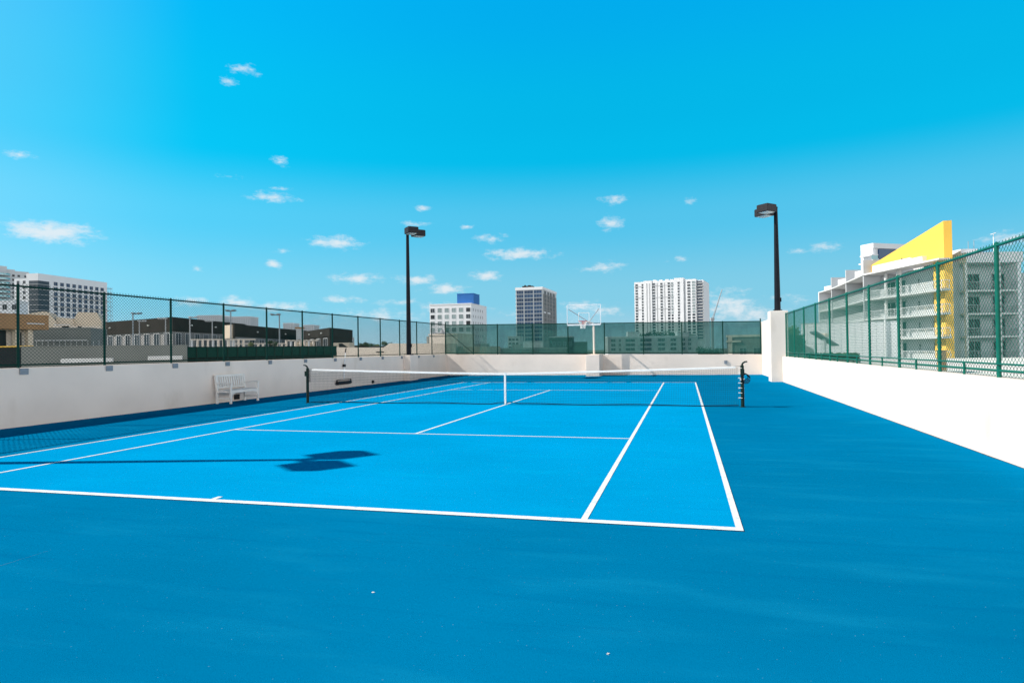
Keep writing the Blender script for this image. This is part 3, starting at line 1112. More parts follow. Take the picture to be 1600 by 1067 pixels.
# ------------------------------------------------------------------ crane
cr = thing('tower_crane', 'slender lattice crane jib rising beside the white high-rise', 'crane', tuple(at(1113, 500, 600)), YAW)
p0 = at(1113, 500, 600)
p1 = at(1128, 452, 600)
L = (p1 - p0)
lx, lz = L.dot(_r0), L.z
jb = MB()
side = Vector((lz, 0, -lx)).normalized() * .55
for s_ in (-1, 1):
    for yy in (-.5, .5):
        jb.tube([Vector((0, yy, 0)) + side * s_, Vector((lx, yy * .4, lz)) + side * s_ * .4], .13, 5)
n = 18
for i in range(n):
    a_, b_ = i / n, (i + 1) / n
    s_ = 1 if i % 2 else -1
    jb.tube([Vector((lx * a_, -.4, lz * a_)) + side * s_, Vector((lx * b_, -.4, lz * b_)) - side * s_], .09, 4)
jb.build('jib', M['frame_grey'], cr)
MB().tube([(lx, 0, lz), (lx + .3, 0, lz - 9)], .06, 4).tube([(lx * .55, 0, lz * .55 + .6), (0, 0, 3)], .07, 4).build('cable', M['frame_grey'], cr)
MB().box(-1, 1, -1, 1, -p0.z + GZ, 0).build('mast', M['frame_grey'], cr)
MB().box(-1.6, 1.6, -1.5, 1.5, 0, 2.4).build('cab', M['frame_grey'], cr)


# ------------------------------------------------------------------ trees
def crown_mesh(name, R_, Hh, n, m, seed):
    rnd = random.Random(seed)
    cl = [(rnd.uniform(-.6, .6) * R_, rnd.uniform(-.6, .6) * R_, rnd.uniform(.25, .8) * Hh, rnd.uniform(.28, .5) * R_) for _ in range(9)]
    mb = MB()
    for _ in range(n):
        c = rnd.choice(cl)
        d = Vector((rnd.gauss(0, 1), rnd.gauss(0, 1), rnd.gauss(0, .8)))
        d.normalize()
        p = Vector(c[:3]) + d * c[3] * rnd.uniform(.6, 1.08)
        s_ = R_ * rnd.uniform(.05, .11)
        a_ = Vector((rnd.gauss(0, 1), rnd.gauss(0, 1), rnd.gauss(0, 1))).normalized() * s_
        b_ = a_.orthogonal().normalized() * s_ * .7
        mb.add([p - a_, p - b_, p + a_, p + b_], [(0, 1, 2, 3)])
    return mb.mesh(name, m)


CR = [crown_mesh('crown', 1, 1.5, 900, M['leaf'], 3 + i) for i in range(3)] + [crown_mesh('crown', 1, 1.4, 900, M['leaf2'], 9)]
TRK = MB().tube([(0, 0, 0), (.02, 0, .5), (.0, .02, 1.0)], [.05, .04, .03], 8).tube([(0, 0, .6), (.25, .1, 1.05)], [.03, .015], 6).tube([(0, 0, .65), (-.22, -.1, 1.1)], [.03, .015], 6).mesh('trunk', M['bark'])


def tree(label, u, D, vtop, rad_px, kind=0, base=GZ, group=None):
    p = at(u, 540, D)
    zt = zat(u, vtop, D)
    Rr = rad_px * D / FPX
    root = thing('tree', label, 'tree', (p.x, p.y, base), random.random() * 6, group)
    Ht = zt - base
    ch = min(Rr * 1.5, Ht * .8)
    c = put('crown', CR[kind], root, (0, 0, Ht - ch))
    c.scale = (Rr, Rr, ch / 1.5)
    t = put('trunk', TRK, root, (0, 0, 0))
    t.scale = (max(.5, Ht * .09) * 1.6,) * 2 + (Ht - ch * .7,)
    return root


G1 = 'trees behind the low apartment block'
for i, (u, vt, rp_) in enumerate(((1008, 519, 12), (1026, 516, 13), (1045, 517, 13), (1062, 518, 12), (1078, 521, 10))):
    tree('dark green tree standing between the low apartment block and the white high-rise', u, 560, vt, rp_, i % 3, group=G1)
G2 = 'distant trees beyond the end wall'
for i, (u, D, vt, rp_) in enumerate(((742, 300, 541, 14), (765, 310, 543, 12), (790, 320, 545, 12), (1100, 330, 541, 14), (1118, 320, 543, 13))):
    tree('dark distant tree seen through the green windscreen below the towers', u, D, vt, rp_, i % 3, group=G2)
G3 = 'small trees on the skyline left of the far lamp post'
for i, (u, D, vt, rp_) in enumerate(((567, 260, 534, 8), (576, 270, 535, 7), (586, 300, 537, 7), (591, 240, 536, 7), (600, 260, 532, 7), (612, 280, 535, 7), (625, 300, 538, 7))):
    tree('small hazy tree on the skyline left of the far lamp post', u, D, vt, rp_, (3 if i == 3 else i % 3), group=G3)

# ------------------------------------------------------------------ low buildings behind the windscreen
la, w = building('apartment_block', 'low white apartment block with dark balconies behind the windscreen', 'building', 950, 430, 1090, 430)
h = hz(1020, 526.5, 430)
MB().box(0, w, 0, 16, 0, h).build('wall', M['offwhite'], la)
MB().box(-.3, w + .3, -.3, 16.3, h, h + .9).build('parapet', M['white'], la)
MB().box(14, 22, 3, 9, h + .9, h + 4.0).box(w - 13, w - 5, 2, 8, h + .9, h + 3.2).build('roof_plant', M['offwhite'], la)
for r_ in range(3):
    z = h - 2.9 - r_ * 3.0
    for (x, ww) in ((3.5, 3.2), (8, 1.6), (15, 6.5), (25.5, 8), (36, 5), (44, 4), (51, 2.2), (55, 2.2)):
        window(la, x, 0, z, 'front', w=ww, h=2.1, glass='glass', frame='offwhite', nx=2, fw=.15, proud=.4)

rb, w = building('flat_roof_building', 'brown-grey flat-roofed building at the right end of the windscreen', 'building', 1136, 150, 1215, 145)
h = hz(1170, 526, 150)
MB().box(0, w, 0, 14, 0, h).build('wall', M['midgrey'], rb)
MB().box(-.2, w + .2, -.2, 14.2, h, h + .5).build('parapet', M['cream2'], rb)
MB().box(.3, 1.2, -.25, 0, 0, h).box(-.1, 3.2, -.4, 0, h - 1.2, h - .8).build('pilaster', M['cream2'], rb)
for c in range(3):
    window(rb, 3.6 + c * 3.0, 0, h - 4.3, 'front', w=1.6, h=1.8, nx=2)

db, w = building('flat_roof_building', 'dark flat-roofed building left of the hoop post behind the windscreen', 'building', 858, 250, 917, 248)
h = hz(890, 529, 250)
MB().box(0, w * .62, 2, 14, 0, h + .6).box(w * .62, w, 0, 12, 0, h - 1.2).build('wall', M['charcoal'], db)
MB().box(-.2, w * .62 + .2, 1.8, 14.2, h + .6, h + 1.1).build('parapet', M['greywall'], db)
for c in range(4):
    window(db, 1.8 + c * 2.1, 2, h - 2.6, 'front', w=1.2, h=1.5, nx=1)

sb_, w = building('office_block', 'small grey block of shuttered windows left of the glass tower', 'building', 794, 420, 812, 418)
h = hz(800, 526, 420)
MB().box(0, w, 0, 10, 0, h).box(-.2, w + .2, -.2, 10.2, h, h + .5).build('wall', M['offwhite'], sb_)
for r_ in range(4):
    for c in range(3):
        window(sb_, 1.3 + c * 2.4, 0, h - 2.5 - r_ * 2.6, 'front', w=1.8, h=1.5, nx=2)

lr, w = building('warehouse', 'long low grey warehouse roof seen through the left windscreen panels', 'building', 690, 130, 885, 128)
h = hz(780, 546, 130)
MB().box(0, w, 0, 22, 0, h).build('wall', M['midgrey'], lr)
MB().box(-.3, w + .3, -.3, 22.3, h, h + .35).box(6, 9, 4, 7, h + .35, h + 1.3).box(14, 16, 5, 8, h + .35, h + 1.1).build('roof', M['roofgrey'], lr)
for c in range(6):
    window(lr, 2.5 + c * 4, 0, h - 2.6, 'front', w=2, h=1.4, nx=2)

# small far towers on the skyline
for (u0, u1, vt, D, lab, mm) in ((536, 544, 528, 700, 'tiny pale block on the skyline beyond the cream ramp wall', 'offwhite'),
                                 (545, 552, 526.5, 720, 'tiny blue-grey tower on the skyline beyond the cream ramp wall', 'greywall')):
    q, w = building('distant_tower', lab, 'building', u0, D, u1, D)
    h = hz(u0, vt, D)
    MB().box(0, w, 0, w, 0, h).box(w * .3, w * .6, 1, 3, h, h + 1.2).build('wall', M[mm], q)
    for r_ in range(4):
        window(q, w / 2, 0, h - 3 - r_ * 3.2, 'front', w=w * .8, h=1.8, nx=3, fw=.12)
sf, w = building('low_house', 'low grey-roofed houses strip on the skyline behind the cream wall', 'building', 545, 190, 668, 205)
h = hz(600, 541, 195)
MB().box(0, w, 0, 12, 0, h - 1.5).build('wall', M['greywall'], sf)
MB().profile([(0, h - 1.5), (w, h - 1.5), (w, h - 1.2), (w * .83, h + .1), (w * .7, h - .6), (w * .5, h + .3), (w * .32, h - .4), (w * .14, h + .5), (0, h - .6)], -.4, 12.4).build('roof', M['charcoal'], sf)
for c in range(5):
    window(sf, 2 + c * w / 5.2, 0, h - 4, 'front', w=1.4, h=1.4)

# ------------------------------------------------------------------ cream ramp walls just beyond the left fence
rm, w = building('ramp_wall', 'cream stucco ramp wall rising to the right behind the left fence', 'wall', 526, 44, 712, 42)
f_ = lambda u: (u - 526) / (712 - 526) * w
hh = lambda u, v: hz(u, v, 43)
poly = [(0, 10), (w, 10), (w, hh(700, 536.5)), (f_(611), hh(611, 536.0)), (f_(601), hh(601, 542.5)), (f_(526), hh(526, 542))]
MB().profile(poly, 0, .35).build('wall', M['cream2'], rm)
MB().box(f_(601) + .1, w + 2, .35, 4, 9, hh(640, 536.5) - .25).build('ramp_slab', M['cream'], rm)
MB().box(f_(592), f_(603), -.30, -.12, hh(597, 550), hh(597, 548.6)).box(f_(592), f_(592) + .06, -.30, 0, hh(597, 550), hh(597, 548.6)).build('wall_light', M['black'], rm)
cbx, w = building('stair_bulkhead', 'cream roof bulkhead with a grey tank beside the far fence corner', 'building', 671, 52, 715, 51)
h0, h1 = hz(690, 545, 52), hz(690, 523.5, 52)
MB().box(0, w, 0, 3, 6, h1).box(-.05, w + .05, -.06, 3.05, h1, h1 + .12).build('wall', M['cream2'], cbx)
MB().tube([(-.15, .9, 6), (-.15, .9, h1 - .05)], .55, 18).build('tank', M['midgrey'], cbx, True)
MB().tube([(.75, .8, h1 + .12), (.75, .8, h1 + .25), (.75, .8, h1 + .45)], [.2, .19, .10], 12).build('vent', M['frame_grey'], cbx, True)

hs, w = building('stair_house', 'small cream stair housing with a dark opening at the end of the green band', 'building', 521, 95, 546, 95)
h = hz(530, 535, 95)
MB().box(0, w, 0, 3, 0, h).build('wall', M['cream'], hs)
MB().profile([(w * .35, h - .75), (w * .95, h - .75), (w * .55, h - .12), (w * .35, h - .12)], -.05, -.005).build('opening', M['dark'], hs)

# ------------------------------------------------------------------ white apartment block under construction, far left
wb, w = building('apartment_block', 'white apartment block with a dark glazed corner behind the left fence', 'building', 60, 370, 168, 423)
h = hz(60, 426.5, 370)
MB().box(0, w, 0, 7.6, 0, h).build('wall', M['white'], wb)
MB().box(.3, w, 7.6, 15.8, 0, h - 2.8).build('side_wing', M['white'], wb)
MB().box(-.15, 7.5, -.2, 5.8, h - 26, h - 4.2).build('glazed_corner', M['glass'], wb)
fl_h = 3.0
for r_ in range(8):
    z = h - 5.9 - r_ * fl_h
    for c in range(9):
        window(wb, 12.2 + c * (w - 14) / 8.6, 0, z - .3, 'front', w=2.7, h=2.3, glass='glass_blue', frame='frame_grey', nx=2, fw=.14, proud=.25)
    for y in (9.2, 13.2):
        if r_ < 7:
            window(wb, .3, y, z, 'left', w=1.8, h=1.9, glass='glass', frame='frame_grey', nx=2, fw=.12)
    if r_:
        MB().box(-.6, 8.2, -.65, 6.2, z + 2.45, z + 2.7).build('balcony_slab', M['greywall'], wb)
scf = MB()
for r_ in range(8):
    z = h - 4 - r_ * fl_h
    scf.box(w, w + 3.2, -1.2, .2, z, z + .18)
for x in (0.1, 3.0):
    for y in (-1.1, .1):
        scf.tube([(w + x, y, 0), (w + x, y, h - 3)], .1, 5)
for r_ in (3, 5):
    scf.box(9, w, -.9, 0, h - 3.6 - r_ * fl_h, h - 3.3 - r_ * fl_h)
scf.build('scaffold', M['frame_grey'], wb)

bt, w = building('apartment_tower', 'pale tower with teal balconies at the left edge', 'building', -40, 440, 46, 470)
h = hz(20, 419.5, 450)
MB().box(0, w, 0, 20, 0, h).box(20, 26, 3, 8, h, h + 1.2).build('wall', M['offwhite'], bt)
MB().box(0, w * .54, -3, 0, 0, h + 2.4).build('bay', M['offwhite'], bt)
for r_ in range(12):
    z = h - 4.5 - r_ * 3.1
    MB().tube([(w * .40, -3, z), (w * .40, -3, z + .25)], 6.5, 20).build('balcony_slab', M['white'], bt)
    MB().tube([(w * .40, -3, z + .25), (w * .40, -3, z + 1.3)], 6.3, 20).build('balcony_glass', M['teal_glass'], bt, True)
    for x in (.70, .80, .93):
        window(bt, w * x, 0, z + .2, 'front', w=1.8, h=1.7, nx=1, fw=.12)
nb, w = building('apartment_block', 'low white block with dark windows below the teal balcony tower', 'building', -30, 200, 23, 202)
h = hz(10, 470, 200)
MB().box(0, w, 0, 8, 0, h).box(-.2, w + .2, -.2, 8.2, h, h + .4).build('wall', M['white'], nb)
for r_ in range(3):
    for c in range(4):
        window(nb, 1.4 + c * 2.6, 0, h - 2.6 - r_ * 2.8, 'front', w=1.3, h=1.7, nx=2)

# ------------------------------------------------------------------ brown-roofed villa and pale gables, left
vl, w = building('villa', 'villa with a deep brown roof fascia at the left edge', 'house', -60, 62, 72, 70)
h0, h1 = hz(40, 513, 66), hz(36, 491, 66)
MB().box(0, w - .5, 1.2, 7, 0, h0 + .1).build('wall', M['cream2'], vl)
MB().box(0, w, -.4, 7.5, h0, h1).box(0, w + .02, -.43, 7.52, h1, h1 + .12).build('roof', M['brown'], vl)
for x in (w - 2.9, w - 1.6):
    MB().box(x - .35, x + .1, .0, .5, 4, h0).build('column', M['cream'], vl)
MB().box(.5, w - 3.4, 1.13, 1.19, h0 - 2.6, h0 - .1).box(w - 2.75, w - 1.98, .9, 1.19, h0 - 2.4, h0 - .3).build('opening', M['dark'], vl)
MB().box(w - 2.4, w - .6, -.55, -.45, h0 + .55, h0 + .68).build('gutter', M['trim'], vl)

gb, w = building('gabled_house', 'pale tan stepped gable house below the white apartment block', 'house', 44, 92, 156, 96)
gx = lambda u: (u - 44) / 112 * w
gh = lambda u, v: hz(u, v, 94)
MB().profile([(gx(44), 2), (gx(87), 2), (gx(87), gh(87, 503)), (gx(76), gh(76, 488)), (gx(66), gh(66, 487)), (gx(44), gh(44, 491))], 0, 6).build('gable', M['cream'], gb)
MB().profile([(gx(86), 2), (gx(114), 2), (gx(114), gh(114, 508)), (gx(111), gh(111, 497)), (gx(86), gh(86, 495))], .5, 6).build('gable', M['cream'], gb)
MB().profile([(gx(112), 2), (gx(158), 2), (gx(158), gh(158, 500)), (gx(150), gh(150, 486)), (gx(119), gh(119, 486)), (gx(112), gh(112, 500))], 1, 7).build('gable', M['cream'], gb)
MB().box(gx(84), gx(158), -.8, -.1, 2, gh(120, 509)).build('wall', M['cream2'], gb)
MB().box(gx(85), gx(110), -.95, -.8, gh(100, 508), gh(100, 506.8)).build('ledge', M['trim'], gb)
MB().box(gx(97), gx(108), -.86, -.801, gh(100, 513), gh(100, 509.5)).box(gx(122), gx(128), -.86, -.801, gh(120, 513), gh(120, 509.5)).build('opening', M['dark'], gb)
tw, w = building('terrace_house', 'grey flat terrace with a white railing under the pale gables', 'house', 47, 78, 142, 80)
h = hz(90, 514, 79)
MB().box(0, w, 0, 7, 0, h).build('wall', M['midgrey'], tw)
MB().box(-.1, w, -.15, 7, h, h + .2).build('parapet', M['midgrey'], tw)
rl = MB().box(.8, w - .2, -.8, -.72, h - 1.45, h - 1.33)
for k in range(12):
    rl.box(.9 + k * .6, .94 + k * .6, -.78, -.74, h - 2.4, h - 1.45)
rl.build('railing', M['trim'], tw)

# ------------------------------------------------------------------ charcoal-roofed town houses
def dark_house(label, pts, zt, zb, wins, n_pil, pale='palegrey', back=9.0):
    """pts: (u, D) along the visible outline, left to right"""
    P = [at(u, 540, D) for u, D in pts]
    a = P[0]
    root = thing('town_house', label, 'house', (a.x, a.y, GZ), 0, 'charcoal-roofed town houses beyond the left fence')
    loc = [(p.x - a.x, p.y - a.y) for p in P]
    off = FH * back
    poly = loc + [(loc[-1][0] + off.x, loc[-1][1] + off.y), (loc[0][0] + off.x, loc[0][1] + off.y)]
    MB().prism(poly, 0, zb - GZ).build('wall', M[pale], root)
    cx_ = sum(p[0] for p in poly) / len(poly)
    cy_ = sum(p[1] for p in poly) / len(poly)
    big = [(cx_ + (p[0] - cx_) * 1.03, cy_ + (p[1] - cy_) * 1.03) for p in poly]
    zts = [z - GZ for z in zt] + [zt[-1] - GZ, zt[0] - GZ]
    MB().prism(big, zb - GZ, zts).build('roof', M['charcoal'], root)
    for i in range(len(P) - 1):
        if not n_pil[i]:
            continue
        d = P[i + 1] - P[i]
        Lg = math.hypot(d.x, d.y)
        rz = math.atan2(d.y, d.x)
        for k in range(n_pil[i]):
            t = (k + .5) / n_pil[i]
            x, y = loc[i][0] + d.x * t, loc[i][1] + d.y * t
            ww = Lg / n_pil[i] * .55
            nrm_ = Vector((math.sin(rz), -math.cos(rz)))
            put('window', win_mesh(ww, wins, 'glass', 'offwhite', 2, 1, .1, .12), root, (x - math.cos(rz) * ww / 2 + nrm_.x * .02, y - math.sin(rz) * ww / 2 + nrm_.y * .02, zb - GZ - wins - .25), rz)
    # small wall lights under the roof band
    for i in range(len(P) - 1):
        if n_pil[i] > 2:
            d = P[i + 1] - P[i]
            rz = math.atan2(d.y, d.x)
            for t in (.3, .75):
                lt = MB().cbox(-.16, .16, -.25, 0, 0, .22, .03).build('wall_light', M['lens'], root)
                q = (cx_ + (loc[i][0] + d.x * t - cx_) * 1.03, cy_ + (loc[i][1] + d.y * t - cy_) * 1.03)
                lt.location = (q[0], q[1], (zb + zt[i]) / 2 - GZ - .1)
                lt.rotation_euler.z = rz
    return root


z1 = zat(270, 495, 110)
dark_house('charcoal-banded town house with its corner towards the court, leftmost and largest', [(141, 128), (270, 110), (352, 131)], [z1, z1, z1], zat(270, 517, 110), 2.3, [9, 6])
z2 = zat(368, 506, 108)
e2 = dark_house('charcoal town house with a tan left end, between two lamp posts', [(354, 111), (368, 108), (464, 141)], [z2, z2, zat(464, 515, 141)], zat(368, 526, 108), 2.0, [0, 7])
d_ = at(368, 540, 107.6) - at(354, 540, 110.6)
te = MB().box(0, math.hypot(d_.x, d_.y) * .95, -.5, -.35, zat(360, 528, 109) - GZ, z2 - GZ - .1).build('end_panel', M['cream'], e2)
te.rotation_euler.z = math.atan2(d_.y, d_.x)
z3 = zat(515, 511.5, 116)
dark_house('charcoal town house at the right end with a sloping roofline', [(474, 135), (515, 116), (532, 124)], [zat(474, 518, 135), z3, zat(532, 513, 124)], zat(515, 525, 116), 1.9, [4, 0], pale='charcoal')
rt_, w = building('roof_turret', 'slim pale stair turret with a small red roof among the dark town houses', 'building', 463, 112, 471, 112)
h = hz(467, 513, 112)
MB().box(0, w, 0, 1.2, 0, h).build('wall', M['offwhite'], rt_)
MB().box(-.15, w + .15, -.15, 1.35, h, h + .28).build('roof', M['brown'], rt_)
window(rt_, w / 2, 0, h - 2.6, 'front', w=.5, h=.8)
# white plant enclosures on the roofs behind
for (u0, u1, v0, v1, D, lab) in ((309, 346, 493, 505, 150, 'white rooftop plant enclosure above the largest dark town house'),
                                 (362, 391, 495, 507, 152, 'white rooftop plant enclosure above the tan-ended town house'),
                                 (443, 458, 505, 514, 165, 'small white rooftop box right of the second tall car park lamp'),
                                 (474, 490, 508, 516, 160, 'pale low rooftop box left of the rightmost dark town house')):
    q, w = building('plant_enclosure', lab, 'plant enclosure', u0, D, u1, D)
    za, zb_ = hz((u0 + u1) / 2, v1, D), hz((u0 + u1) / 2, v0, D)
    MB().box(0, w, 0, 5, 0, zb_).build('panel_wall', M['offwhite'], q)
    g = MB()
    n = int(w / .5)
    for k in range(n + 1):
        g.box(w * k / n - .05, w * k / n + .05, -.08, -.005, za - 1.5, zb_)
    g.box(-.1, w + .1, -.12, 5.1, zb_, zb_ + .15)
    g.build('louvre', M['white'], q)

# ------------------------------------------------------------------ neighbouring roof deck beyond the left fence
nd, w = building('roof_deck_wall', 'long grey parapet of the neighbouring roof deck beyond the left fence', 'wall', 33, 33, 292, 36)
h = hz(160, 541, 34)
MB().box(0, w, 0, .35, 0, h).box(-.03, w + .03, -.05, .4, h, h + .06).build('wall', M['midgrey'], nd)
for (u0, u1, v0, v1) in ((97, 175, 559.5, 567), (230, 286, 557.5, 564)):
    MB().cbox((u0 - 33) / 259 * w, (u1 - 33) / 259 * w, -.9, -.6, hz(140, v1, 33), hz(140, v0, 33), .02).build('white_ledge', M['trim'], nd)
dd, w = building('deck_doorway', 'dark recessed deck doorway with a yellow edge at the left end of the grey parapet', 'building', -70, 33.5, 33, 33.5)
h = hz(10, 541.5, 33.5)
MB().box(0, w, .2, 3, 0, h).build('recess', M['dark'], dd)
MB().box(0, w + .5, .05, .19, h - .02, h + .05).build('yellow_edge', M['yellow'], dd)

ws, w = building('windscreen_fence', 'low dark green windscreen fence of a neighbouring court beyond the left fence', 'fence', 290, 37, 526, 45)
h = hz(400, 541.5, 41)
MB().box(0, w, 0, .04, h - .62, h).build('windscreen', M['fence_dark'], ws)
MB().box(0, w, .6, .7, 0, h - .5).build('back_panel', M['charcoal'], ws)
MB().tube([(0, -.02, h - .62), (w, -.02, h - .62)], .03, 6).tube([(0, -.02, h), (w, -.02, h)], .025, 6).tube([(0, -.02, h - 1.25), (w, -.02, h - 1.25)], .03, 6).build('rail', M['post'], ws)
pm = MB().tube([(0, -.02, 8), (0, -.02, h + .02)], .035, 6).mesh('fence_post', M['post'])
for k in range(int(w / .62) + 1):
    put('fence_post', pm, ws, (k * .62, 0, 0))

pg, w = building('pergola_fence', 'row of pale cream pergola posts and rails above the dark green band', 'fence', 298, 52, 498, 58)
h0, h1 = hz(400, 543, 55), hz(400, 529, 55)
MB().box(0, w * .48, 0, .12, h1 - .10, h1).box(w * .30, w * .72, .05, .15, h1 - .45, h1 - .37).box(w * .72, w, 0, .12, h1 - .2, h1 - .1).build('rail', M['cream2'], pg)
for k in range(26):
    x = w * (k + .3) / 26.5
    if k in (11, 12, 15, 16):
        continue
    MB().box(x - .07, x + .07, 0, .14, 2, h1 - (.1 if k < 13 or k > 18 else .45)).build('post', M['cream2'] if k % 4 else M['offwhite'], pg)
for (a_, b_) in ((.80, .88), (.90, .97)):
    MB().box(w * a_, w * b_, .2, .28, h0, h1 - .3).build('panel', M['cream'], pg)
for i, (u, vt) in enumerate(((392, 533), (423, 531), (430, 533))):
    tree('small bright green shrub among the pergola posts' if i == 0 else 'dark green shrub beside the second tall car park lamp pole', u, 50, vt, 5.5, 3 if i == 0 else i % 3, base=hz(400, 548, 50) + GZ, group=None if i == 0 else 'dark shrubs by the pergola')

# car park lamps
G4 = 'twin flat-head lamps on the neighbouring roof deck'
TWO = [(208, 490.5, 62, 1, 'tall dark twin-head deck lamp, leftmost of the row'), (218, 502, 78, 1, 'pale twin-head deck lamp, shorter, just right of the leftmost'),
       (259, 498, 70, -1, 'pale twin-head deck lamp left of the third fence post'), (297, 496.5, 66, 1, 'twin-head deck lamp against the corner of the largest dark town house'),
       (332, 502, 76, -1, 'short pale twin-head deck lamp under the white rooftop enclosure'), (361, 486, 60, 0, 'tall twin-head deck lamp just right of the fourth fence post'),
       (437, 492, 60, -1, 'tall twin-head deck lamp standing alone against the sky')]
for (u, vt, D, sd, lab) in TWO:
    p = at(u, 548, D)
    q = thing('deck_lamp', lab, 'lamp post', (p.x, p.y, p.z - 1.5), YAW, G4)
    hh_ = zat(u, vt, D) - p.z + 1.5
    dk = vt < 493
    mm = M['frame_grey'] if not dk else M['galv']
    MB().tube([(0, 0, 0), (0, 0, hh_)], [.075, .055], 8).build('pole', mm, q)
    c = .36 * sd
    MB().box(c - .42, c + .42, -.03, .03, hh_ - .02, hh_ + .06).build('crossbar', mm, q)
    for s_ in (-1, 1):
        MB().cbox(c + s_ * .30 - .13, c + s_ * .30 + .13, -.3, .3, hh_ + .03, hh_ + .15, .03).build('lamp_head', mm if dk else M['offwhite'], q)

# ------------------------------------------------------------------ right: condominium with the yellow fin
yaw_c = YAW
o_ = at(1480, 540, 78)


def cloc(Xc, D):
    """camera-levelled survey grid -> local of the condo root"""
    return (Xc, D)


cbase = CAM + FH * 0
cd_ = thing('condominium', 'white condominium with stacked balconies and a slanted yellow fin wall', 'building', (CAM.x, CAM.y, GZ), YAW)
# local x = to the right of the view, y = ahead, z above the city ground
for_z = lambda z: z - GZ
ZF = [8.2, 5.3, 2.42, -.46, -3.3]
ZROOF = 11.75
edge = [(52.1, 77.2), (52.1, 94.0), (55.6, 105.6), (58.9, 117.0), (60.4, 125.0)]
inner = [(54.4, 80.3), (54.4, 94.0), (57.8, 105.0), (61.1, 116.2), (62.6, 125.0)]
# main wall behind the balconies
poly = inner + [(74, 125), (74, 90.4), (55.7, 90.4), (55.7, 80.3)]
MB().prism(poly, 0, for_z(ZROOF) - .35).build('wall', M['offwhite'], cd_)
# the fin
MB().add([(53.2, 78.24, 0), (54.06, 78, 0), (54.06, 80.29, 0), (53.2, 80.29, 0), (53.2, 78.24, for_z(ZROOF)), (54.06, 78, for_z(ZROOF)), (54.06, 80.29, for_z(ZROOF)), (53.2, 80.29, for_z(ZROOF))],
         [(3, 2, 1, 0), (0, 1, 5, 4), (1, 2, 6, 5), (2, 3, 7, 6), (3, 0, 4, 7)]).build('fin_base', M['yellow'], cd_)
zt_, zl_ = for_z(zat(1480, 344, 78)), for_z(zat(1371, 409, 93))
MB().add([(53.2, 78.24, for_z(ZROOF)), (54.06, 78, for_z(ZROOF)), (54.06, 94, for_z(ZROOF)), (53.2, 94, for_z(ZROOF)), (53.2, 78.24, zt_), (54.06, 78, zt_), (54.06, 94, zl_ - .3), (53.2, 94, zl_ - .3)],
         [(0, 1, 5, 4), (1, 2, 6, 5), (2, 3, 7, 6), (3, 0, 4, 7), (4, 5, 6, 7)]).build('fin', M['yellow'], cd_)
MB().tube([(53.17, 86.7, for_z(ZROOF) + 1.35), (53.19, 86.7, for_z(ZROOF) + 1.35)], .15, 10).build('fin_drain', M['dark'], cd_)
# roof canopy over the upper balconies
def band(z0, z1, out=0.0):
    e = [(a - out, b) for a, b in edge]
    return MB().prism(e + [(x + .05, y) for x, y in inner[::-1]], for_z(z0), for_z(z1))


def band_near(z0, z1, out=0.0):
    pp = [(edge[0][0] - out, edge[0][1]), (edge[0][0] - out, 94), (edge[2][0] - out, edge[2][1]), (edge[3][0] - out, edge[3][1]), (edge[4][0] - out, edge[4][1])]
    back = [(x + .05, y) for x, y in inner[:0:-1]] + [(54.45, 80.35), (53.19, 80.35), (53.19, 77.2)]
    return MB().prism(pp + back, for_z(z0), for_z(z1))


band_near(ZROOF - .05, ZROOF + .16, .25).build('roof_canopy', M['trim'], cd_)
MB().prism([(x + .06, y) for x, y in inner[1:]] + [(74, 125), (74, 94)], for_z(ZROOF) - .34, for_z(ZROOF) + .1).build('roof', M['whiteroof'], cd_)
MB().box(52.95, 53.19, 84.5, 93.4, for_z(ZROOF) + .17, for_z(ZROOF) + 1.25).box(52.6, 53.19, 81.5, 84.5, for_z(ZROOF) + .17, for_z(ZROOF) + 1.0).build('roof_parapet', M['white'], cd_)
for (a_, b_, z_) in ((54.4, 95.5, 1.1), (57.6, 107, 1.0), (60.8, 118.5, .9)):
    MB().box(a_ - .2, a_ + 4, b_, b_ + 5, for_z(ZROOF) + .17, for_z(ZROOF) + .17 + z_).build('roof_upstand', M['white'], cd_)
# balcony slabs, railings
for z in ZF:
    band_near(z - .24, z, 0).build('balcony_slab', M['trim'], cd_)
    rl = MB()
    pts = [(53.1, 77.28)] + [(a + .08, max(b, 77.28)) for a, b in edge]
    for (xa, ya), (xb, yb_) in zip(pts[:-1], pts[1:]):
        L_ = math.hypot(xb - xa, yb_ - ya)
        rl.tube([(xa, ya, for_z(z) + 1.05), (xb, yb_, for_z(z) + 1.05)], .035, 5)
        rl.tube([(xa, ya, for_z(z) + .12), (xb, yb_, for_z(z) + .12)], .025, 5)
        n = max(2, int(L_ / .16))
        for k in range(n + 1):
            t = k / n
            x, y = xa + (xb - xa) * t, ya + (yb_ - ya) * t
            big = k % 10 == 0
            rl.tube([(x, y, for_z(z)), (x, y, for_z(z) + 1.05)], .04 if big else .014, 4, caps=False)
    rl.build('railing', M['white_metal'], cd_)
# dividing wing walls between flats
for (i, zt2) in ((1, 14.0), (2, 13.9), (3, 13.9)):
    (xe, ye), (xi, yi) = edge[i], inner[i]
    MB().box(xe - .12, xi + 5.0, ye, ye + .22, for_z(-6), for_z(zt2)).build('wing_wall', M['offwhite'], cd_)
MB().box(edge[4][0] - .1, inner[4][0] + 3, 125, 125.3, for_z(-6), for_z(ZROOF)).build('end_wall', M['white'], cd_)
# columns
for (x, y) in ((53.0, 87.1), (53.0, 90.2)):
    MB().tube([(x, y, 0), (x, y, for_z(ZROOF) - .05)], .32 if y < 88 else .22, 16).build('column', M['trim'], cd_, True)
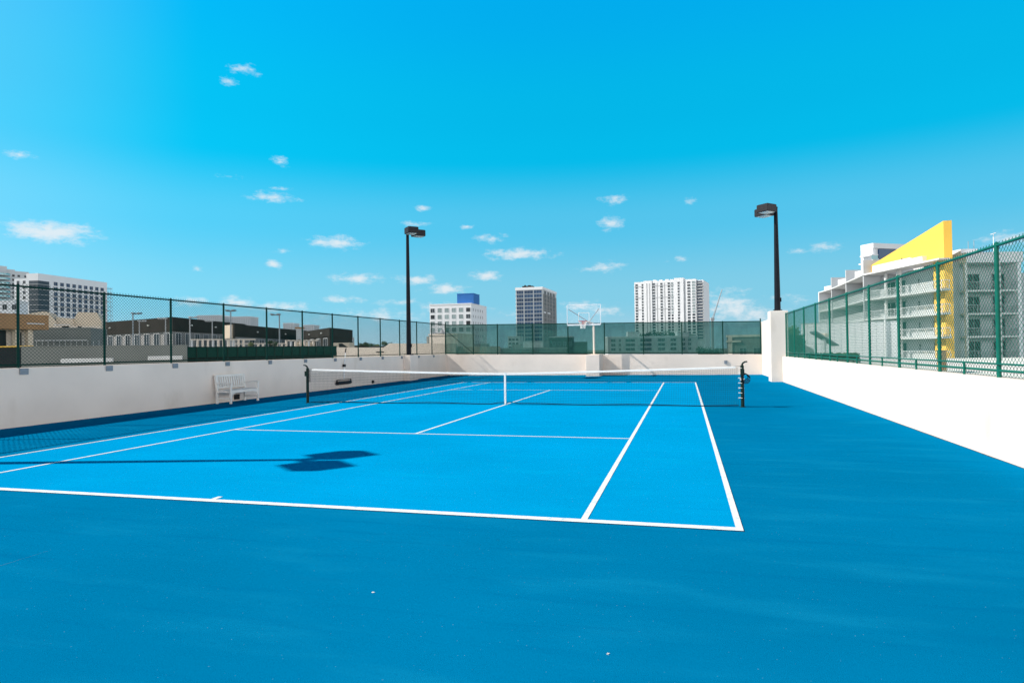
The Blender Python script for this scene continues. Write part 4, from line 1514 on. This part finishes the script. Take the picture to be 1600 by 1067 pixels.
# doors and windows behind the balconies
for z in ZF[:4]:
    tops = z if z != ZF[0] else z
    for (y, ww) in ((81.6, 1.3), (85.0, .45), (88.3, 1.0), (91.4, 2.6)):
        o2 = put('window', win_mesh(ww, 2.2 if ww > .5 else .8, 'glass', 'offwhite', 2 if ww > 1.4 else 1, 1, .08, .1), cd_, (54.4, y + ww / 2, for_z(z) + (.02 if ww > .5 else 1.2)), R(-90))
    for (i, n) in ((1, 3), (2, 3), (3, 2)):
        (xa, ya), (xb, yb_) = inner[i], inner[i + 1]
        L_ = math.hypot(xb - xa, yb_ - ya)
        rz = math.atan2(ya - yb_, xa - xb)
        for k in range(n):
            t = (k + .6) / n
            ww = 1.7 if k % 2 == 0 else 1.1
            x, y = xa + (xb - xa) * t, ya + (yb_ - ya) * t
            put('window', win_mesh(ww, 2.2, 'glass', 'offwhite', 2, 1, .08, .1), cd_, (x - math.cos(rz) * ww / 2, y - math.sin(rz) * ww / 2, for_z(z) + .02), rz)

# right wing, facing the court
rwg = thing('condominium_wing', 'grey shaded wing of balconies right of the yellow fin wall', 'building', (CAM.x, CAM.y, GZ), YAW)
uX = lambda u, D: at(u, 535, D).dot(_r0) - CAM.dot(_r0)
x0, x1 = uX(1496, 80), uX(1596, 80)
MB().box(x0, x1, 82.2, 90, 0, for_z(ZROOF)).build('wall', M['offwhite'], rwg)
MB().box(uX(1510, 80), x1 + .25, 79.7, 90.2, for_z(ZROOF) - .15, for_z(ZROOF) + 1.15).box(uX(1513, 80), uX(1540, 80), 81, 86, for_z(ZROOF) + 1.15, for_z(ZROOF) + 1.75).build('roof_band', M['white'], rwg)
MB().box(x1 - .35, x1 + .1, 79.9, 82.2, 0, for_z(ZROOF) - .15).build('edge_wall', M['white'], rwg)
MB().box(uX(1498, 80), uX(1510, 80), 81, 82.2, 0, for_z(ZROOF) + .4).build('pier', M['greywall'], rwg)
MB().box(55.76, x0, 82.6, 86, 0, for_z(ZROOF) + .8).build('slot', M['charcoal'], rwg)
for u in (1564, 1512):
    MB().box(uX(u, 80) - .16, uX(u, 80) + .16, 80.0, 80.3, 0, for_z(ZROOF) - .15).build('column', M['trim'], rwg)
for z in ZF:
    MB().box(uX(1510, 80), x1 - .36, 79.9, 82.2, for_z(z) - .22, for_z(z)).build('balcony_slab', M['trim'], rwg)
    rl = MB().box(uX(1511, 80), x1 - .4, 79.95, 80.0, for_z(z) + 1.0, for_z(z) + 1.06)
    n = int((x1 - uX(1511, 80)) / .17)
    for k in range(n):
        x = uX(1511, 80) + k * .17
        rl.box(x, x + (.07 if k % 8 == 0 else .025), 79.96, 79.99, for_z(z), for_z(z) + 1.0)
    rl.build('railing', M['frame_grey'], rwg)
for z in ZF[:4]:
    for (u0, u1) in ((1513, 1534), (1553, 1560), (1567, 1585)):
        a_, b_ = uX(u0, 82), uX(u1, 82)
        window(rwg, (a_ + b_) / 2, 82.2, for_z(z) + .02, 'front', w=b_ - a_, h=2.25, nx=2 if b_ - a_ > 1 else 1, glass='glass', frame='greywall')
for (u, hh_) in ((1525, 1.3), (1534, 1.4)):
    MB().tube([(uX(u, 82), 83, for_z(ZROOF) + 1.75), (uX(u, 82), 83, for_z(ZROOF) + 1.75 + hh_)], .03, 4).build('antenna', M['frame_grey'], rwg)
dt = MB().tube([(uX(1565, 82), 83, for_z(ZROOF) + 1.15), (uX(1565, 82), 83, for_z(ZROOF) + 4.0)], .04, 5).tube([(uX(1565, 82) - .35, 83, for_z(ZROOF) + 3.9), (uX(1565, 82) + .35, 83, for_z(ZROOF) + 4.1)], .05, 6)
dt.build('antenna', M['white_metal'], rwg)

# blue glass tower behind the fin
bg_, w = building('glass_tower', 'white and blue glass tower top peeking over the condominium roof', 'building', 1367, 210, 1420, 214)
h = hz(1390, 379, 210)
MB().box(0, w, 0, 5, 0, h - 5).box(0, .9, 0, 5, h - 5, h).box(w * .72, w, 0, 5, h - 5, h).box(.9, w * .72, .4, 5, h - 5, h - 1.7).box(-.02, w + .02, -.2, 5.02, h - 1.7, h).build('wall', M['white'], bg_)
MB().box(w * .17, w * .70, -.1, .38, h - 12, h - 1.9).build('curtain_wall', M['glass_blue'], bg_)
for r_ in range(3):
    z = h - 3.9 - r_ * 2.6
    MB().profile([(-1.4 - r_ * .6, z - .3), (1.4, z - .3), (1.4, z + .1), (-1.4 - r_ * .6, z + .1)], -.8, 4).build('balcony_slab', M['white'], bg_)
    MB().box(-1.2 - r_ * .6, 1.3, -.7, -.6, z - 1.6, z - .3).build('balcony_glass', M['teal_glass'], bg_)

# ------------------------------------------------------------------ right foreground beyond the sunlit wall
gw, w = building('block_wall', 'pale grey concrete block wall between the court and the condominium', 'wall', 1252, 62, 1404, 58)
h = hz(1330, 503.8, 60)
b = MB()
b.box(0, w, 0, .3, 0, h)
b.build('wall', M['white'], gw)
jl = MB()
for k in range(1, 14):
    jl.box(w * k / 14 - .012, w * k / 14 + .012, -.012, -.002, 8, h)
for k in range(1, 12):
    jl.box(0, w, -.01, -.0021, h - k * .32 - .008, h - k * .32 + .008)
jl.build('block_joint', M['greywall'], gw)
MB().box(-.02, w + .02, -.03, .33, h, h + .07).build('coping', M['offwhite'], gw)
MB().tube([(w * .872, -.15, 4), (w * .872, -.15, h + .6)], .08, 8).build('downpipe', M['white_metal'], gw, True)

# terrace roof under the fence line at right
tp = [at(1236, 555, 52), at(1700, 555, 72), at(1900, 600, 25)]
P4 = [(XR + .55, 14), (XR + .55, -14), (XR + 26, -14), (XR + 56, 50), (XR + 12, 44)]
struct(MB().prism(P4, GZ, .30).build('terrace_ground', M['whiteroof']))
pk, w = building('tilted_panel', 'dark tilted solar panel on a short pale post before the block wall', 'solar panel', 1288, 50, 1292, 50)
pz = lambda u, v: zat(u, v, 50) - GZ
px_ = lambda u: (u - 1288) / FPX * 50
MB().add([(px_(1271), -.6, pz(1271, 517)), (px_(1305), -.6, pz(1305, 538)), (px_(1305), .6, pz(1305, 538)), (px_(1271), .6, pz(1271, 517)),
          (px_(1271), -.6, pz(1271, 519.5)), (px_(1305), -.6, pz(1305, 540)), (px_(1305), .6, pz(1305, 540)), (px_(1271), .6, pz(1271, 519.5))],
         [(0, 1, 2, 3), (7, 6, 5, 4), (0, 4, 5, 1), (1, 5, 6, 2), (2, 6, 7, 3), (3, 7, 4, 0)]).build('panel', M['galv'], pk)
MB().tube([(0, 0, .3 - GZ), (0, 0, pz(1288, 528))], .16, 10).build('post', M['offwhite'], pk, True)
MB().cbox(-.28, .12, -.65, .25, pz(1288, 526), pz(1288, 520), .05).build('mount', M['cream2'], pk)
rw_, w = building('ramp_wedge', 'grey sloping ramp side beside the dark green hedge', 'ramp', 1254, 46, 1271, 46)
MB().profile([(0, .3 - GZ), (w * 1.3, .3 - GZ), (w, hz(1270, 545, 46)), (0, hz(1254, 536, 46))], 0, 3).build('ramp_side', M['greywall'], rw_)


def hedge(label, u0, u1, D, vt, n, m, base, dep=1.2, seed=4):
    rnd = random.Random(seed)
    a = at(u0, 550, D)
    bq = at(u1, 550, D)
    d = bq - a
    L_ = math.hypot(d.x, d.y)
    zt = zat((u0 + u1) / 2, vt, D)
    mb = MB()
    for _ in range(n):
        x, y = rnd.uniform(0, L_), rnd.uniform(0, dep)
        z = base + (zt - base) * (rnd.random() ** .45) * (1 - .18 * rnd.random())
        p = Vector((x, y, z - base))
        s_ = rnd.uniform(.05, .13)
        v1 = Vector((rnd.gauss(0, 1), rnd.gauss(0, 1), rnd.gauss(0, 1))).normalized() * s_
        v2 = v1.orthogonal().normalized() * s_ * .6
        mb.add([p - v1, p - v2, p + v1, p + v2], [(0, 1, 2, 3)])
    r_ = thing('hedge', label, 'hedge', (a.x, a.y, base), math.atan2(d.y, d.x))
    mb.build('foliage', m, r_)
    MB().cbox(-.05, L_ + .05, .1, dep - .1, 0, (zt - base) * .45, .03).build('planter', M['midgrey'], r_)
    return r_


hedge('tall dark green clipped hedge close behind the right corner pillar', 1231, 1259, 40, 521, 2600, M['leaf'], .30)
hedge('olive yellow shrub showing above the tall dark hedge', 1237, 1251, 44, 508, 900, M['leaf2'], .30, .8, 5)
hedge('low dark green shrubs along the foot of the block wall', 1268, 1345, 44, 551, 2600, M['leaf'], .30, 1.0, 6)
wp = thing('wooden_post', 'weathered tan wooden post stub behind the right fence', 'post', tuple(onz(1472, 580, .30)), YAW)
MB().cbox(-.14, .14, -.14, .14, 0, .92, .02).build('stub', M['wood'], wp)
MB().cbox(-.17, .17, -.17, .17, .92, .98, .015).build('cap', M['wood'], wp)

# ------------------------------------------------------------------ specks on the court
for (u, v, lab) in ((583, 925, 'pale fleck of paper on the dark blue court apron, middle foreground'), (950, 1021, 'pale dry leaf on the dark blue court near the bottom edge')):
    p = onz(u, v)
    q = MB()
    q.add([(-.011, 0, .003), (0, -.004, .007), (.012, .001, .004), (.001, .005, .003), (-.011, 0, .001), (0, -.004, .005), (.012, .001, .002), (.001, .005, .001)], [(0, 1, 2, 3), (7, 6, 5, 4), (0, 4, 5, 1), (1, 5, 6, 2), (2, 6, 7, 3), (3, 7, 4, 0)])
    o3 = q.build('litter_scrap', M['band'])
    o3.location = (p.x, p.y, 0)
    o3.rotation_euler.z = random.random() * 6
    tag(o3, lab, 'litter')
